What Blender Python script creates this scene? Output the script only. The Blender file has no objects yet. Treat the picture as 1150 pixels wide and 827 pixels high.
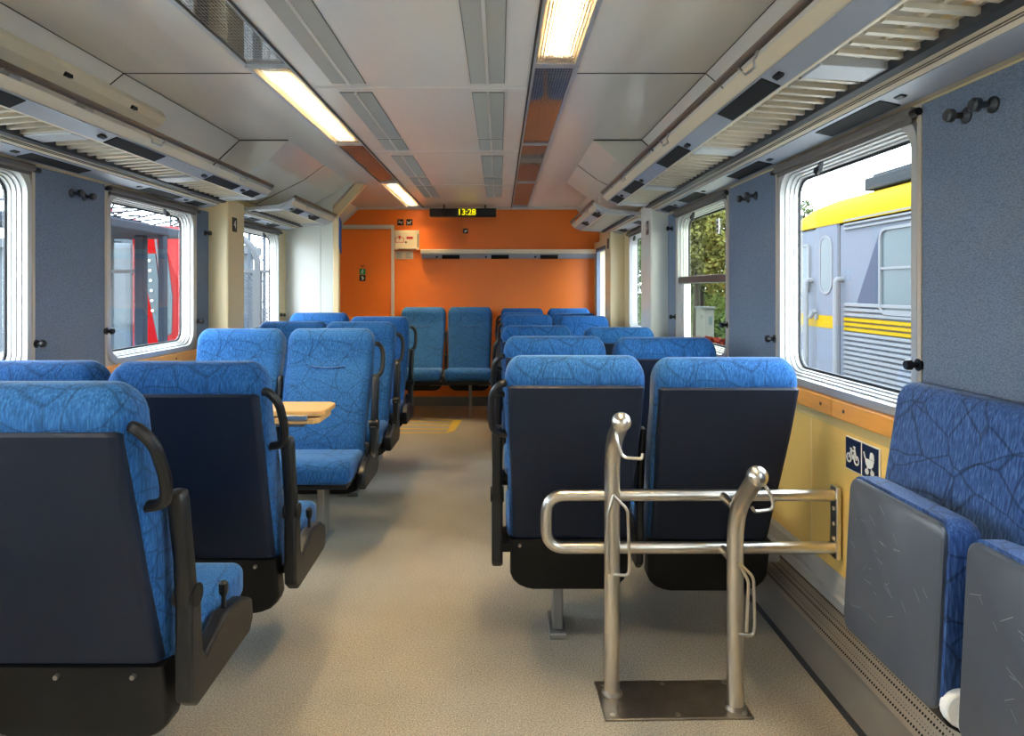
import bpy, bmesh, math, random
from mathutils import Vector, Matrix
random.seed(7)
PI = math.pi
SC = bpy.context.scene
COL = SC.collection
E = 1.27            # eye height above the floor
CX = -0.35          # middle of the carriage
HW = 1.44           # half its inner width
WR, WL = CX + HW, CX - HW
YB, YE = -2.2, 7.38 # ends of the saloon

# ------------------------------------------------------------------ camera, sky, lights, exposure
cam_d = bpy.data.cameras.new('camera'); cam = bpy.data.objects.new('camera', cam_d); COL.objects.link(cam)
cam.location = (0, 0, E); cam.rotation_euler = (PI/2, 0, 0)
cam_d.sensor_fit = 'HORIZONTAL'; cam_d.sensor_width = 36
cam_d.lens = 760/1150*36
cam_d.shift_x = 14/1150; cam_d.shift_y = -88.5/1150
cam_d.clip_start = .05; cam_d.clip_end = 400
SC.camera = cam
world = bpy.data.worlds.new('overcast_sky'); SC.world = world; world.use_nodes = True
wn = world.node_tree.nodes; wl = world.node_tree.links
bg = wn['Background']
SKY_STRENGTH = 8.0
tc = wn.new('ShaderNodeTexCoord'); sep = wn.new('ShaderNodeSeparateXYZ'); ramp = wn.new('ShaderNodeValToRGB')
ramp.color_ramp.elements[0].position = .0; ramp.color_ramp.elements[0].color = (.80, .86, .90, 1)
ramp.color_ramp.elements[1].position = .6; ramp.color_ramp.elements[1].color = (.80, .90, 1.0, 1)
wl.new(tc.outputs['Generated'], sep.inputs[0]); wl.new(sep.outputs['Z'], ramp.inputs[0]); wl.new(ramp.outputs[0], bg.inputs['Color'])
bg.inputs['Strength'].default_value = SKY_STRENGTH
SC.view_settings.view_transform = 'Standard'; SC.view_settings.look = 'None'
SC.view_settings.gamma = 1; SC.view_settings.use_curve_mapping = False
SC.view_settings.exposure = 0.92
TUBE = 120.0         # brightness of the fluorescent tubes
sun_d = bpy.data.lights.new('sun', 'SUN'); sun_d.energy = 1.5; sun_d.angle = math.radians(30); sun_d.color = (1, .96, .9)
sun = bpy.data.objects.new('sun', sun_d); COL.objects.link(sun); sun.rotation_euler = (math.radians(38), math.radians(-22), 0)

# ------------------------------------------------------------------ materials
def lin(c):
    return tuple(((v/255)/12.92 if v/255 <= .04045 else ((v/255+.055)/1.055)**2.4) for v in c)
def mat(name, rgb, rough=.5, metal=0, spec=.5, bump=None, vary=None, coat=0, emit=None, es=1):
    m = bpy.data.materials.new(name); m.use_nodes = True
    n = m.node_tree.nodes; l = m.node_tree.links; b = n['Principled BSDF']
    c = lin(rgb)
    b.inputs['Base Color'].default_value = (*c, 1); b.inputs['Roughness'].default_value = rough
    b.inputs['Metallic'].default_value = metal; b.inputs['Specular IOR Level'].default_value = spec
    b.inputs['Coat Weight'].default_value = coat
    if emit:
        b.inputs['Emission Color'].default_value = (*lin(emit), 1); b.inputs['Emission Strength'].default_value = es
    if bump or vary:
        t = n.new('ShaderNodeTexCoord')
    if bump:
        sc, st, kind = bump
        x = n.new('ShaderNodeTexNoise'); x.inputs['Scale'].default_value = sc; x.inputs['Detail'].default_value = 3
        mp = n.new('ShaderNodeMapping'); l.new(t.outputs['Object'], mp.inputs[0]); l.new(mp.outputs[0], x.inputs['Vector'])
        if kind: mp.inputs['Scale'].default_value = kind
        bp = n.new('ShaderNodeBump'); bp.inputs['Strength'].default_value = st; bp.inputs['Distance'].default_value = .004
        l.new(x.outputs[0], bp.inputs['Height']); l.new(bp.outputs[0], b.inputs['Normal'])
    if vary:
        sc, amt, stretch = vary
        x = n.new('ShaderNodeTexNoise'); x.inputs['Scale'].default_value = sc; x.inputs['Detail'].default_value = 5; x.inputs['Roughness'].default_value = .65
        mp = n.new('ShaderNodeMapping'); mp.inputs['Scale'].default_value = stretch
        l.new(t.outputs['Object'], mp.inputs[0]); l.new(mp.outputs[0], x.inputs['Vector'])
        r = n.new('ShaderNodeValToRGB')
        r.color_ramp.elements[0].position = .3; r.color_ramp.elements[1].position = .7
        r.color_ramp.elements[0].color = (*[max(0, v*(1-amt)) for v in c], 1)
        r.color_ramp.elements[1].color = (*[min(1, v*(1+amt)) for v in c], 1)
        l.new(x.outputs[0], r.inputs[0]); l.new(r.outputs[0], b.inputs['Base Color'])
    return m
M = {}
M['ceiling'] = mat('ceiling_laminate', (234, 228, 217), .24, vary=(1.3, .05, (1, .5, 1)))
M['ceiling_cut'] = mat('duct_laminate', (226, 221, 210), .14, vary=(1.3, .04, (1, 1, 1)))
M['seam'] = mat('dark_joint', (62, 56, 50), .7)
M['joint_light'] = mat('light_joint', (214, 209, 200), .4)
M['cream'] = mat('cream_panel', (226, 206, 160), .35)
M['yellow'] = mat('yellow_panel', (230, 196, 112), .35)
M['whitepanel'] = mat('white_laminate', (218, 218, 208), .22)
M['bluewall'] = mat('blue_textile_wall', (114, 128, 148), .85)
M['orange'] = mat('orange_paint', (240, 124, 40), .42, vary=(2.0, .03, (1, 1, 1)))
M['floor'] = None
M['alu'] = mat('aluminium', (205, 203, 198), .33, 1.0)
M['alu_paint'] = mat('grey_lacquer', (188, 190, 192), .4, .3)
M['frame'] = mat('window_alloy', (196, 196, 193), .38, .5)
M['beige_frame'] = mat('beige_window_trim', (196, 184, 166), .45, .2)
M['rackcream'] = mat('rack_profile_cream', (230, 217, 188), .38, .1)
M['rackblue'] = mat('rack_face_grey', (160, 166, 176), .38, .1)
M['slat'] = mat('rack_slat', (204, 194, 174), .4, .4)
M['tube_rail'] = mat('rack_rail_bronze', (118, 104, 92), .35, .6)
M['black'] = mat('black_plastic', (13, 13, 15), .42, bump=(300, .15, None))
M['blackgrille'] = mat('black_grille', (8, 8, 9), .8)
M['shell'] = mat('navy_shell', (20, 29, 46), .55, 0, .3, bump=(420, .12, None), vary=(2.5, .08, (1, 1, 1)))
M['kick'] = mat('black_kick_board', (11, 11, 13), .5, 0, .3, bump=(420, .1, None))
M['screw'] = mat('screw_metal', (170, 165, 158), .35, 1)
M['steel'] = mat('brushed_steel', (222, 215, 203), .30, 1, vary=(12, .12, (1, 1, .2)))
M['plate'] = mat('worn_steel_plate', (150, 140, 128), .35, .9, vary=(9, .25, (1, 1, 1)))
M['leg'] = mat('grey_leg_metal', (150, 150, 148), .4, .7)
M['wood'] = mat('light_wood_laminate', (222, 160, 80), .35, vary=(6, .12, (8, .6, 8)))
M['table'] = mat('beech_table', (222, 170, 100), .35, vary=(5, .06, (.5, 9, 9)))
M['tipplate'] = mat('scuffed_grey_board', (70, 76, 86), .33, vary=(4, .06, (1, 1, 1)))
M['heater'] = mat('duct_grey_metal', (150, 146, 139), .45, .5, vary=(5, .08, (1, .4, 1)))
M['signdark'] = mat('sign_black', (20, 18, 22), .4)
M['signnavy'] = mat('sign_navy', (16, 34, 70), .4)
M['signwhite'] = mat('sign_white', (240, 240, 236), .4)
M['signgreen'] = mat('sign_green', (10, 150, 90), .4)
M['signred'] = mat('sign_red', (205, 40, 40), .4)
M['signblue'] = mat('sign_blue', (22, 76, 150), .4)
M['boxcream'] = mat('cream_box', (226, 214, 180), .4)
M['paper'] = mat('paper_notice', (214, 204, 180), .7)
M['led'] = mat('led_digits', (30, 30, 0), .5, emit=(250, 235, 20), es=.8)
M['yellowmark'] = mat('yellow_floor_tape', (216, 184, 62), .5)
M['rubber'] = mat('dark_gasket', (44, 46, 50), .6)
M['basegrey'] = mat('grey_skirting', (110, 112, 112), .5)
M['hookgrey'] = mat('hook_dark_metal', (74, 76, 80), .4, .5)
M['blindgrey'] = mat('blind_grey_brown', (104, 98, 92), .6)
ALB = .125   # outdoor colours are darkened so the strong sky does not bleach them
M['locogrey'] = mat('loco_grey', (176, 186, 204), .45)
M['locodark'] = mat('loco_dark_grey', (120, 132, 158), .5)
M['locoyellow'] = mat('loco_yellow', (250, 205, 20), .4)
M['locosilver'] = mat('loco_silver', (205, 210, 216), .35, .4)
M['roofgrey'] = mat('roof_unit_grey', (110, 118, 124), .6)
M['darkglass'] = mat('dark_train_glass', (56, 66, 70), .2, 0, .06)
M['red'] = mat('train_red', (216, 22, 22), .35)
M['silver'] = mat('platform_metal', (176, 184, 192), .5, .2)
M['canopy'] = mat('canopy_grey', (92, 104, 122), .6)
M['concrete'] = mat('concrete', (158, 156, 150), .9, vary=(3, .1, (1, 1, 1)))
M['pale'] = mat('pale_cladding', (176, 190, 202), .7, vary=(.8, .06, (1, 1, 1)))
M['grass'] = mat('grass', (118, 132, 74), .9, vary=(.9, .25, (1, 1, 1)))
M['leafgreen'] = mat('leaf_green', (138, 160, 92), .7, vary=(2.2, .3, (1, 1, 1)))
M['leafyellow'] = mat('leaf_yellow_green', (184, 182, 104), .7, vary=(2.2, .3, (1, 1, 1)))
M['bark'] = mat('bark', (92, 76, 62), .9)
M['housewhite'] = mat('house_white', (206, 206, 204), .7)
M['rooftile'] = mat('roof_tile', (120, 70, 54), .8)
M['flower'] = mat('red_flowers', (196, 70, 40), .8)
M['insul'] = mat('insulator_brown_red', (150, 70, 84), .7)
M['fence'] = mat('fence_steel', (150, 164, 182), .5, .3)

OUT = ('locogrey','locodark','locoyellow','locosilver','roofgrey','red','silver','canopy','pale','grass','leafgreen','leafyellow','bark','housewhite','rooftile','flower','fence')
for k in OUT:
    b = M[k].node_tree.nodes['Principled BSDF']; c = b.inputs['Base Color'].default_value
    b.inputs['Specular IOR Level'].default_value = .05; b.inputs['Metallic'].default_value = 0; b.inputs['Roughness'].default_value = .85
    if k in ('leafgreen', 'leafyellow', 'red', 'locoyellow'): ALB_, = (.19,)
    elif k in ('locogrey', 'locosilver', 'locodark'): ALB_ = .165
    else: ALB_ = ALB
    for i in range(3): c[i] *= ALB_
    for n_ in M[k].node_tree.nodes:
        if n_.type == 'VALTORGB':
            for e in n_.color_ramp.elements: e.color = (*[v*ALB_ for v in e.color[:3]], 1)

def make_floor():
    m = bpy.data.materials.new('speckled_vinyl'); m.use_nodes = True
    n = m.node_tree.nodes; l = m.node_tree.links; b = n['Principled BSDF']; b.inputs['Roughness'].default_value = .5
    t = n.new('ShaderNodeTexCoord')
    a = n.new('ShaderNodeTexNoise'); a.inputs['Scale'].default_value = 210; a.inputs['Detail'].default_value = 2
    c = n.new('ShaderNodeTexNoise'); c.inputs['Scale'].default_value = 2.2; c.inputs['Detail'].default_value = 6
    l.new(t.outputs['Object'], a.inputs[0]); l.new(t.outputs['Object'], c.inputs[0])
    r = n.new('ShaderNodeValToRGB')
    r.color_ramp.elements[0].position = .32; r.color_ramp.elements[0].color = (*lin((124, 117, 105)), 1)
    r.color_ramp.elements[1].position = .68; r.color_ramp.elements[1].color = (*lin((190, 184, 169)), 1)
    l.new(a.outputs[0], r.inputs[0])
    r2 = n.new('ShaderNodeValToRGB')
    r2.color_ramp.elements[0].position = .3; r2.color_ramp.elements[0].color = (.84, .83, .80, 1)
    r2.color_ramp.elements[1].position = .6; r2.color_ramp.elements[1].color = (1, 1, 1, 1)
    l.new(c.outputs[0], r2.inputs[0])
    mx = n.new('ShaderNodeMix'); mx.data_type = 'RGBA'; mx.blend_type = 'MULTIPLY'; mx.inputs[0].default_value = 1
    l.new(r.outputs[0], mx.inputs[6]); l.new(r2.outputs[0], mx.inputs[7]); l.new(mx.outputs[2], b.inputs['Base Color'])
    bp = n.new('ShaderNodeBump'); bp.inputs['Strength'].default_value = .15; bp.inputs['Distance'].default_value = .002
    l.new(a.outputs[0], bp.inputs['Height']); l.new(bp.outputs[0], b.inputs['Normal'])
    return m
M['floor'] = make_floor()

def make_fabric(name, base, dark, light, hatch=1.0):
    m = bpy.data.materials.new(name); m.use_nodes = True
    n = m.node_tree.nodes; l = m.node_tree.links; b = n['Principled BSDF']
    b.inputs['Roughness'].default_value = .85; b.inputs['Specular IOR Level'].default_value = .2
    b.inputs['Sheen Weight'].default_value = .2; b.inputs['Sheen Roughness'].default_value = .4
    b.inputs['Sheen Tint'].default_value = (.7, .8, 1, 1)
    t = n.new('ShaderNodeTexCoord')
    mp = n.new('ShaderNodeMapping'); mp.inputs['Scale'].default_value = (1, 1, .13)
    l.new(t.outputs['Object'], mp.inputs[0])
    f = n.new('ShaderNodeTexNoise'); f.inputs['Scale'].default_value = 240; f.inputs['Detail'].default_value = 3
    l.new(mp.outputs[0], f.inputs['Vector'])
    r = n.new('ShaderNodeValToRGB'); cr = r.color_ramp
    cr.elements[0].position = .3; cr.elements[0].color = (*lin(dark), 1)
    cr.elements[1].position = .72; cr.elements[1].color = (*lin(light), 1)
    e = cr.elements.new(.5); e.color = (*lin(base), 1)
    l.new(f.outputs[0], r.inputs[0])
    last = r.outputs[0]
    # long thin crossing strokes woven into the cloth
    wob = n.new('ShaderNodeTexNoise'); wob.inputs['Scale'].default_value = 5
    l.new(t.outputs['Object'], wob.inputs['Vector'])
    for ang, sc, off in ((0.95, (2.6, 2.6, 3.2), 0), (-0.75, (2.2, 2.2, 3.0), 4.3)):
        m2 = n.new('ShaderNodeMapping'); m2.inputs['Rotation'].default_value = (ang*.3, ang, ang*.4); m2.inputs['Scale'].default_value = sc
        m2.inputs['Location'].default_value = (off, off, off)
        ad = n.new('ShaderNodeVectorMath'); ad.operation = 'MULTIPLY_ADD'
        l.new(wob.outputs['Color'], ad.inputs[0]); ad.inputs[1].default_value = (.05, .05, .05); l.new(t.outputs['Object'], ad.inputs[2])
        l.new(ad.outputs[0], m2.inputs[0])
        v = n.new('ShaderNodeTexVoronoi'); v.feature = 'DISTANCE_TO_EDGE'; v.inputs['Scale'].default_value = 2.4
        l.new(m2.outputs[0], v.inputs['Vector'])
        rr = n.new('ShaderNodeValToRGB'); rr.color_ramp.elements[0].position = .008; rr.color_ramp.elements[1].position = .022
        k = 1-.42*hatch
        rr.color_ramp.elements[0].color = (k, k, k*1.02, 1); rr.color_ramp.elements[1].color = (1, 1, 1, 1)
        l.new(v.outputs['Distance'], rr.inputs[0])
        mx = n.new('ShaderNodeMix'); mx.data_type = 'RGBA'; mx.blend_type = 'MULTIPLY'; mx.inputs[0].default_value = 1
        l.new(last, mx.inputs[6]); l.new(rr.outputs[0], mx.inputs[7]); last = mx.outputs[2]
    l.new(last, b.inputs['Base Color'])
    bp = n.new('ShaderNodeBump'); bp.inputs['Strength'].default_value = .35; bp.inputs['Distance'].default_value = .003
    l.new(f.outputs[0], bp.inputs['Height']); l.new(bp.outputs[0], b.inputs['Normal'])
    return m
M['fabric'] = make_fabric('blue_plush', (30, 84, 140), (20, 64, 112), (54, 108, 164), .85)
M['fabric_dark'] = make_fabric('worn_blue_plush', (46, 76, 128), (30, 56, 102), (76, 108, 160), 1.1)

def textile(m, sc):
    n = m.node_tree.nodes; l = m.node_tree.links; b = n['Principled BSDF']
    c = b.inputs['Base Color'].default_value[:3]
    t = n.new('ShaderNodeTexCoord'); mp = n.new('ShaderNodeMapping'); mp.inputs['Scale'].default_value = (1, .45, 1)
    l.new(t.outputs['Object'], mp.inputs[0])
    v = n.new('ShaderNodeTexVoronoi'); v.inputs['Scale'].default_value = sc
    l.new(mp.outputs[0], v.inputs['Vector'])
    r = n.new('ShaderNodeValToRGB'); r.color_ramp.elements[0].position = .1; r.color_ramp.elements[1].position = .75
    r.color_ramp.elements[0].color = (*[x*1.15 for x in c], 1); r.color_ramp.elements[1].color = (*[x*.74 for x in c], 1)
    l.new(v.outputs['Distance'], r.inputs[0]); l.new(r.outputs[0], b.inputs['Base Color'])
    bp = n.new('ShaderNodeBump'); bp.invert = True; bp.inputs['Strength'].default_value = .5; bp.inputs['Distance'].default_value = .003
    l.new(v.outputs['Distance'], bp.inputs['Height']); l.new(bp.outputs[0], b.inputs['Normal'])
textile(M['bluewall'], 330)

def perforated(name, rgb, scale):
    m = mat(name, rgb, .4, .7); n = m.node_tree.nodes; l = m.node_tree.links; b = n['Principled BSDF']
    t = n.new('ShaderNodeTexCoord'); v = n.new('ShaderNodeTexVoronoi'); v.inputs['Scale'].default_value = scale; v.inputs['Randomness'].default_value = 0
    l.new(t.outputs['Object'], v.inputs['Vector'])
    r = n.new('ShaderNodeValToRGB'); r.color_ramp.elements[0].position = .28; r.color_ramp.elements[1].position = .36
    r.color_ramp.elements[0].color = (.012, .011, .010, 1); r.color_ramp.elements[1].color = (*lin(rgb), 1)
    l.new(v.outputs['Distance'], r.inputs[0]); l.new(r.outputs[0], b.inputs['Base Color'])
    return m
M['mesh'] = perforated('perforated_steel', (184, 174, 160), 90)
M['vent'] = mat('vent_grey', (176, 175, 168), .5)

def glass(name, tint=(1, 1, 1), gloss=.06, rough=0.0):
    m = bpy.data.materials.new(name); m.use_nodes = True
    n = m.node_tree.nodes; l = m.node_tree.links; n.remove(n['Principled BSDF'])
    a = n.new('ShaderNodeBsdfTransparent'); a.inputs[0].default_value = (*tint, 1)
    g = n.new('ShaderNodeBsdfGlossy'); g.inputs['Roughness'].default_value = rough
    mx = n.new('ShaderNodeMixShader'); mx.inputs[0].default_value = gloss
    l.new(a.outputs[0], mx.inputs[1]); l.new(g.outputs[0], mx.inputs[2]); l.new(mx.outputs[0], n['Material Output'].inputs[0])
    return m
M['glass'] = glass('window_glass', (.95, .98, 1), .05)
M['tintglass'] = glass('tinted_glass', (.82, .85, .78), .05)

def lens(name, warm):
    # prismatic lamp cover: clear ribs and a fine grid
    m = bpy.data.materials.new(name); m.use_nodes = True
    n = m.node_tree.nodes; l = m.node_tree.links; n.remove(n['Principled BSDF'])
    t = n.new('ShaderNodeTexCoord'); s = n.new('ShaderNodeSeparateXYZ'); l.new(t.outputs['Object'], s.inputs[0])
    def rib(out, k, thr):
        a = n.new('ShaderNodeMath'); a.operation = 'MULTIPLY'; a.inputs[1].default_value = k; l.new(out, a.inputs[0])
        f = n.new('ShaderNodeMath'); f.operation = 'FRACT'; l.new(a.outputs[0], f.inputs[0])
        g = n.new('ShaderNodeMath'); g.operation = 'LESS_THAN'; g.inputs[1].default_value = thr; l.new(f.outputs[0], g.inputs[0]); return g.outputs[0]
    rx = rib(s.outputs['X'], 90, .22); ry = rib(s.outputs['Y'], 34, .10)
    mx_ = n.new('ShaderNodeMath'); mx_.operation = 'MAXIMUM'; l.new(rx, mx_.inputs[0]); l.new(ry, mx_.inputs[1])
    a = n.new('ShaderNodeBsdfTransparent'); a.inputs[0].default_value = (*warm, 1)
    tr = n.new('ShaderNodeBsdfTranslucent'); tr.inputs[0].default_value = (.98, .93, .80, 1)
    g = n.new('ShaderNodeBsdfGlossy'); g.inputs['Roughness'].default_value = .02; g.inputs['Color'].default_value = (.9, .92, .95, 1)
    m1 = n.new('ShaderNodeMixShader'); m1.inputs[0].default_value = .25; l.new(a.outputs[0], m1.inputs[1]); l.new(tr.outputs[0], m1.inputs[2])
    d = n.new('ShaderNodeBsdfDiffuse'); d.inputs[0].default_value = (.45, .40, .34, 1)
    m2 = n.new('ShaderNodeMixShader'); l.new(mx_.outputs[0], m2.inputs[0]); l.new(m1.outputs[0], m2.inputs[1]); l.new(d.outputs[0], m2.inputs[2])
    fr = n.new('ShaderNodeFresnel'); fr.inputs['IOR'].default_value = 1.7
    m3 = n.new('ShaderNodeMixShader'); l.new(fr.outputs[0], m3.inputs[0]); l.new(m2.outputs[0], m3.inputs[1]); l.new(g.outputs[0], m3.inputs[2])
    l.new(m3.outputs[0], n['Material Output'].inputs[0])
    return m
M['lens'] = lens('prismatic_cover', (1, .95, .84))
M['tube_lit'] = mat('fluorescent_tube_lit', (255, 240, 205), .5, emit=(255, 236, 205), es=TUBE)
M['tube_off'] = mat('fluorescent_tube_off', (225, 222, 214), .3)
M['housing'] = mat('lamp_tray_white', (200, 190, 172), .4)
M['housing_shaded'] = mat('lamp_tray_unlit', (112, 104, 98), .35)  # same tray for switched-off lamps, its shade painted as a darker colour

# ------------------------------------------------------------------ geometry helpers
def bx(bm, x0, x1, y0, y1, z0, z1):
    v = [bm.verts.new(p) for p in ((x0,y0,z0),(x1,y0,z0),(x1,y1,z0),(x0,y1,z0),(x0,y0,z1),(x1,y0,z1),(x1,y1,z1),(x0,y1,z1))]
    for f in ((0,3,2,1),(4,5,6,7),(0,1,5,4),(1,2,6,5),(2,3,7,6),(3,0,4,7)): bm.faces.new([v[i] for i in f])
    return v
def prism(bm, pts, a0, a1, axis='y', mir=1):
    """closed outline pts extruded along an axis; for y the outline is (x,z), for x it is (y,z), for z it is (x,y)"""
    def P(p, a):
        return {'y': (p[0], a, p[1]), 'x': (a, p[0], p[1]), 'z': (p[0], p[1], a)}[axis]
    A = [bm.verts.new(P(p, a0)) for p in pts]; B = [bm.verts.new(P(p, a1)) for p in pts]
    n = len(pts)
    bm.faces.new(A); bm.faces.new(B[::-1])
    for i in range(n): bm.faces.new((A[i], B[i], B[(i+1) % n], A[(i+1) % n]))
def loft(bm, rings, cap=True):
    R = [[bm.verts.new(p) for p in r] for r in rings]; n = len(rings[0])
    for a, b in zip(R, R[1:]):
        for i in range(n): bm.faces.new((a[i], a[(i+1) % n], b[(i+1) % n], b[i]))
    if cap: bm.faces.new(R[0][::-1]); bm.faces.new(R[-1])
def tube(bm, pts, r, n=10, caps=True, closed=False):
    pts = [Vector(p) for p in pts]; rings = []; up = None
    N = len(pts)
    for i, p in enumerate(pts):
        if closed: d = pts[(i+1) % N]-pts[i-1]
        else: d = (pts[min(i+1, N-1)]-pts[max(i-1, 0)])
        d.normalize()
        if up is None:
            up = Vector((0, 0, 1)) if abs(d.z) < .9 else Vector((0, 1, 0))
        u = (up-d*up.dot(d)).normalized(); w = d.cross(u); up = u
        rr = r[i] if isinstance(r, (list, tuple)) else r
        rings.append([p+u*math.cos(2*PI*k/n)*rr+w*math.sin(2*PI*k/n)*rr for k in range(n)])
    if closed: rings.append(rings[0]); loft(bm, rings, False); bmesh.ops.remove_doubles(bm, verts=bm.verts, dist=1e-6)
    else: loft(bm, rings, caps)
def arc(c, r, a0, a1, n, plane='xz', fixed=0):
    out = []
    for i in range(n+1):
        a = a0+(a1-a0)*i/n; u, v = c[0]+r*math.cos(a), c[1]+r*math.sin(a)
        out.append({'xz': (u, fixed, v), 'yz': (fixed, u, v), 'xy': (u, v, fixed)}[plane])
    return out
def bend(pts, r, n=6):
    """round the inner corners of a polyline"""
    pts = [Vector(p) for p in pts]; out = [pts[0]]
    for a, b, c in zip(pts, pts[1:], pts[2:]):
        d1 = (a-b); d2 = (c-b); rr = min(r, d1.length*.49, d2.length*.49)
        p, q = b+d1.normalized()*rr, b+d2.normalized()*rr
        for i in range(n+1):
            t = i/n; out.append(p*(1-t)**2+b*2*t*(1-t)+q*t*t)
    out.append(pts[-1]); return out
def rrect(a0, a1, b0, b1, r, n=5):
    """rounded rectangle outline in 2-D"""
    r = min(r, (a1-a0)*.499, (b1-b0)*.499)
    out = []
    for (ca, cb, s) in ((a1-r, b1-r, 0), (a0+r, b1-r, 1), (a0+r, b0+r, 2), (a1-r, b0+r, 3)):
        for i in range(n+1):
            t = (s+i/n)*PI/2; out.append((ca+r*math.cos(t), cb+r*math.sin(t)))
    return out
def sphere(bm, c, r, sx=1, sy=1, sz=1, u=16, v=10):
    bmesh.ops.create_uvsphere(bm, u_segments=u, v_segments=v, radius=r, matrix=Matrix.Translation(c) @ Matrix.Diagonal((sx, sy, sz, 1)))
def cyl(bm, p, q, r, n=14): tube(bm, [p, q], r, n)
def obj(name, bm, m, parent=None, smooth=True, bev=0, seg=2, ang=35, loc=None, kind=None, label=None):
    bmesh.ops.recalc_face_normals(bm, faces=bm.faces)
    me = bpy.data.meshes.new(name); bm.to_mesh(me); bm.free()
    if smooth:
        for p in me.polygons: p.use_smooth = True
        me.set_sharp_from_angle(angle=math.radians(ang))
    if m: me.materials.append(m)
    o = bpy.data.objects.new(name, me); COL.objects.link(o)
    if bev:
        b = o.modifiers.new('bevel', 'BEVEL'); b.width = bev; b.segments = seg; b.limit_method = 'ANGLE'; b.angle_limit = math.radians(40)
    if loc: o.location = loc
    if parent: o.parent = parent
    if kind: o['kind'] = kind
    if label: o['label'] = label
    return o
def NB(): return bmesh.new()
def tag(o, label, cat, group=None, kind=None):
    o['label'] = label; o['category'] = cat
    if group: o['group'] = group
    if kind: o['kind'] = kind
    return o
def thing(name, label, cat, loc=(0, 0, 0), rz=0, group=None):
    o = bpy.data.objects.new(name, None); COL.objects.link(o); o.location = loc; o.rotation_euler = (0, 0, rz)
    o.empty_display_size = .05
    return tag(o, label, cat, group)
KIDS = {}
def copy_tree(o, parent=None):
    c = o.copy(); COL.objects.link(c)
    if parent: c.parent = parent
    for ch in list(o.children): copy_tree(ch, c)
    return c
def struct(name, bm, m, parent=None, **k):
    o = obj(name, bm, m, parent, **k)
    if not parent: o['kind'] = 'structure'
    return o
TRIM = [0]
def trim(bm, m, **k):
    TRIM[0] += 1
    return struct('trim_%d' % TRIM[0], bm, m, **k)
def interp(tab, x):
    if x <= tab[0][0]: return tab[0][1]
    for (a, u), (b, v) in zip(tab, tab[1:]):
        if x <= b: return u+(v-u)*(x-a)/(b-a)
    return tab[-1][1]
def side(u, s): return CX+u*s     # offset from the carriage middle, s=+1 right, -1 left

# ------------------------------------------------------------------ structure: floor, ceiling, ends
bm = NB(); bx(bm, WL-.05, WR+.05, YB-.1, YE+.1, -.06, 0); struct('floor', bm, M['floor'], smooth=False)

CEIL = [(.48, E+.89), (.66, E+.89), (1.10, E+.80), (1.44, E+.50)]
def ceil_profile(bm, pts, y0, y1, th=.015):
    """open polyline (x,z) thickened upward"""
    prism(bm, pts+[(x, z+th) for x, z in pts[::-1]], y0, y1)
bm = NB()
ceil_profile(bm, [(side(-.478, 1), E+.89), (side(.478, 1), E+.89)], YB, YE)
for s in (-1, 1):
    ceil_profile(bm, [(side(.665, s), E+.892), (side(1.20, s), E+.892)], YB, YE)
    ceil_profile(bm, [(side(1.20, s), E+.892), (side(1.46, s), E+.655)], YB, YE)
struct('ceiling', bm, M['ceiling'], smooth=False)
bm = NB(); bx(bm, WL-.3, WR+.3, YB-.1, YE+.1, E+1.0, E+1.03); trim(bm, M['ceiling'], smooth=False)

def seam(pts, w=.004, m='seam'):
    bm = NB(); tube(bm, pts, w/2, 4); return trim(bm, M[m], smooth=False)
for y, m, w in ((2.97, 'joint_light', .014), (4.36, 'joint_light', .008), (5.75, 'joint_light', .008)):
    seam([(side(-.47, 1), y, E+.889), (side(.47, 1), y, E+.889)], w, m)
for s in (-1, 1):
    for y in (1.25, 2.79):
        seam([(side(.67, s), y, E+.8905), (side(1.20, s), y, E+.8905)])
        seam([(side(1.20, s), y, E+.890), (side(1.40, s), y-.02, E+.708)], .005)
    seam([(side(1.20, s), YB, E+.8905), (side(1.20, s), 4.04, E+.8905)], .004)
# duct covers that bulge into the ceiling edge around the pillars
for s in (-1, 1):
    bm = NB()
    sec = lambda y, k: [(side(u, s), y+k*(.893-z)*.6, E+z) for u, z in ((.91, .893), (1.056, .785), (1.40, .615), (1.45, .615), (1.45, .893))]
    loft(bm, [sec(4.04, 1), sec(5.66, 0)])
    struct('trim_%d' % (40+s), bm, M['ceiling_cut'], smooth=False)
    seam([(side(.91, s), 4.036, E+.889), (side(1.20, s), 4.036, E+.889), (side(1.40, s), 4.036, E+.70)], .008)
    seam([(side(1.06, s), 4.86, E+.781), (side(1.40, s), 4.86, E+.611)], .004)
    seam([(side(.91, s), 4.86, E+.890), (side(1.056, s), 4.86, E+.782)], .004)

# end wall, door, rear wall
bm = NB(); bx(bm, WL-.3, WR+.3, YE, YE+.08, -.02, E+1.03); struct('wall_back', bm, M['orange'], smooth=False)
bm = NB(); bx(bm, WL-.3, WR+.3, YB-.08, YB, -.02, E+1.03); struct('wall_front', bm, M['whitepanel'], smooth=False)
bm = NB(); bx(bm, WL, WR, YE-.022, YE, .0, .10); struct('baseboard_back', bm, M['basegrey'], smooth=False, bev=.004)
bm = NB(); bx(bm, side(-1.22, 1), side(1.22, 1), YE-.03, YE, E+.870, E+.892)
trim(bm, M['joint_light'], smooth=False)
for s in (-1, 1):
    bm = NB(); prism(bm, [(side(1.195, s), E+.89), (side(1.195, s), E+.862), (side(1.40, s), E+.67), (side(1.44, s), E+.64), (side(1.44, s), E+.70)], YE-.025, YE-.002)
    trim(bm, M['joint_light'], smooth=False)
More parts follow.
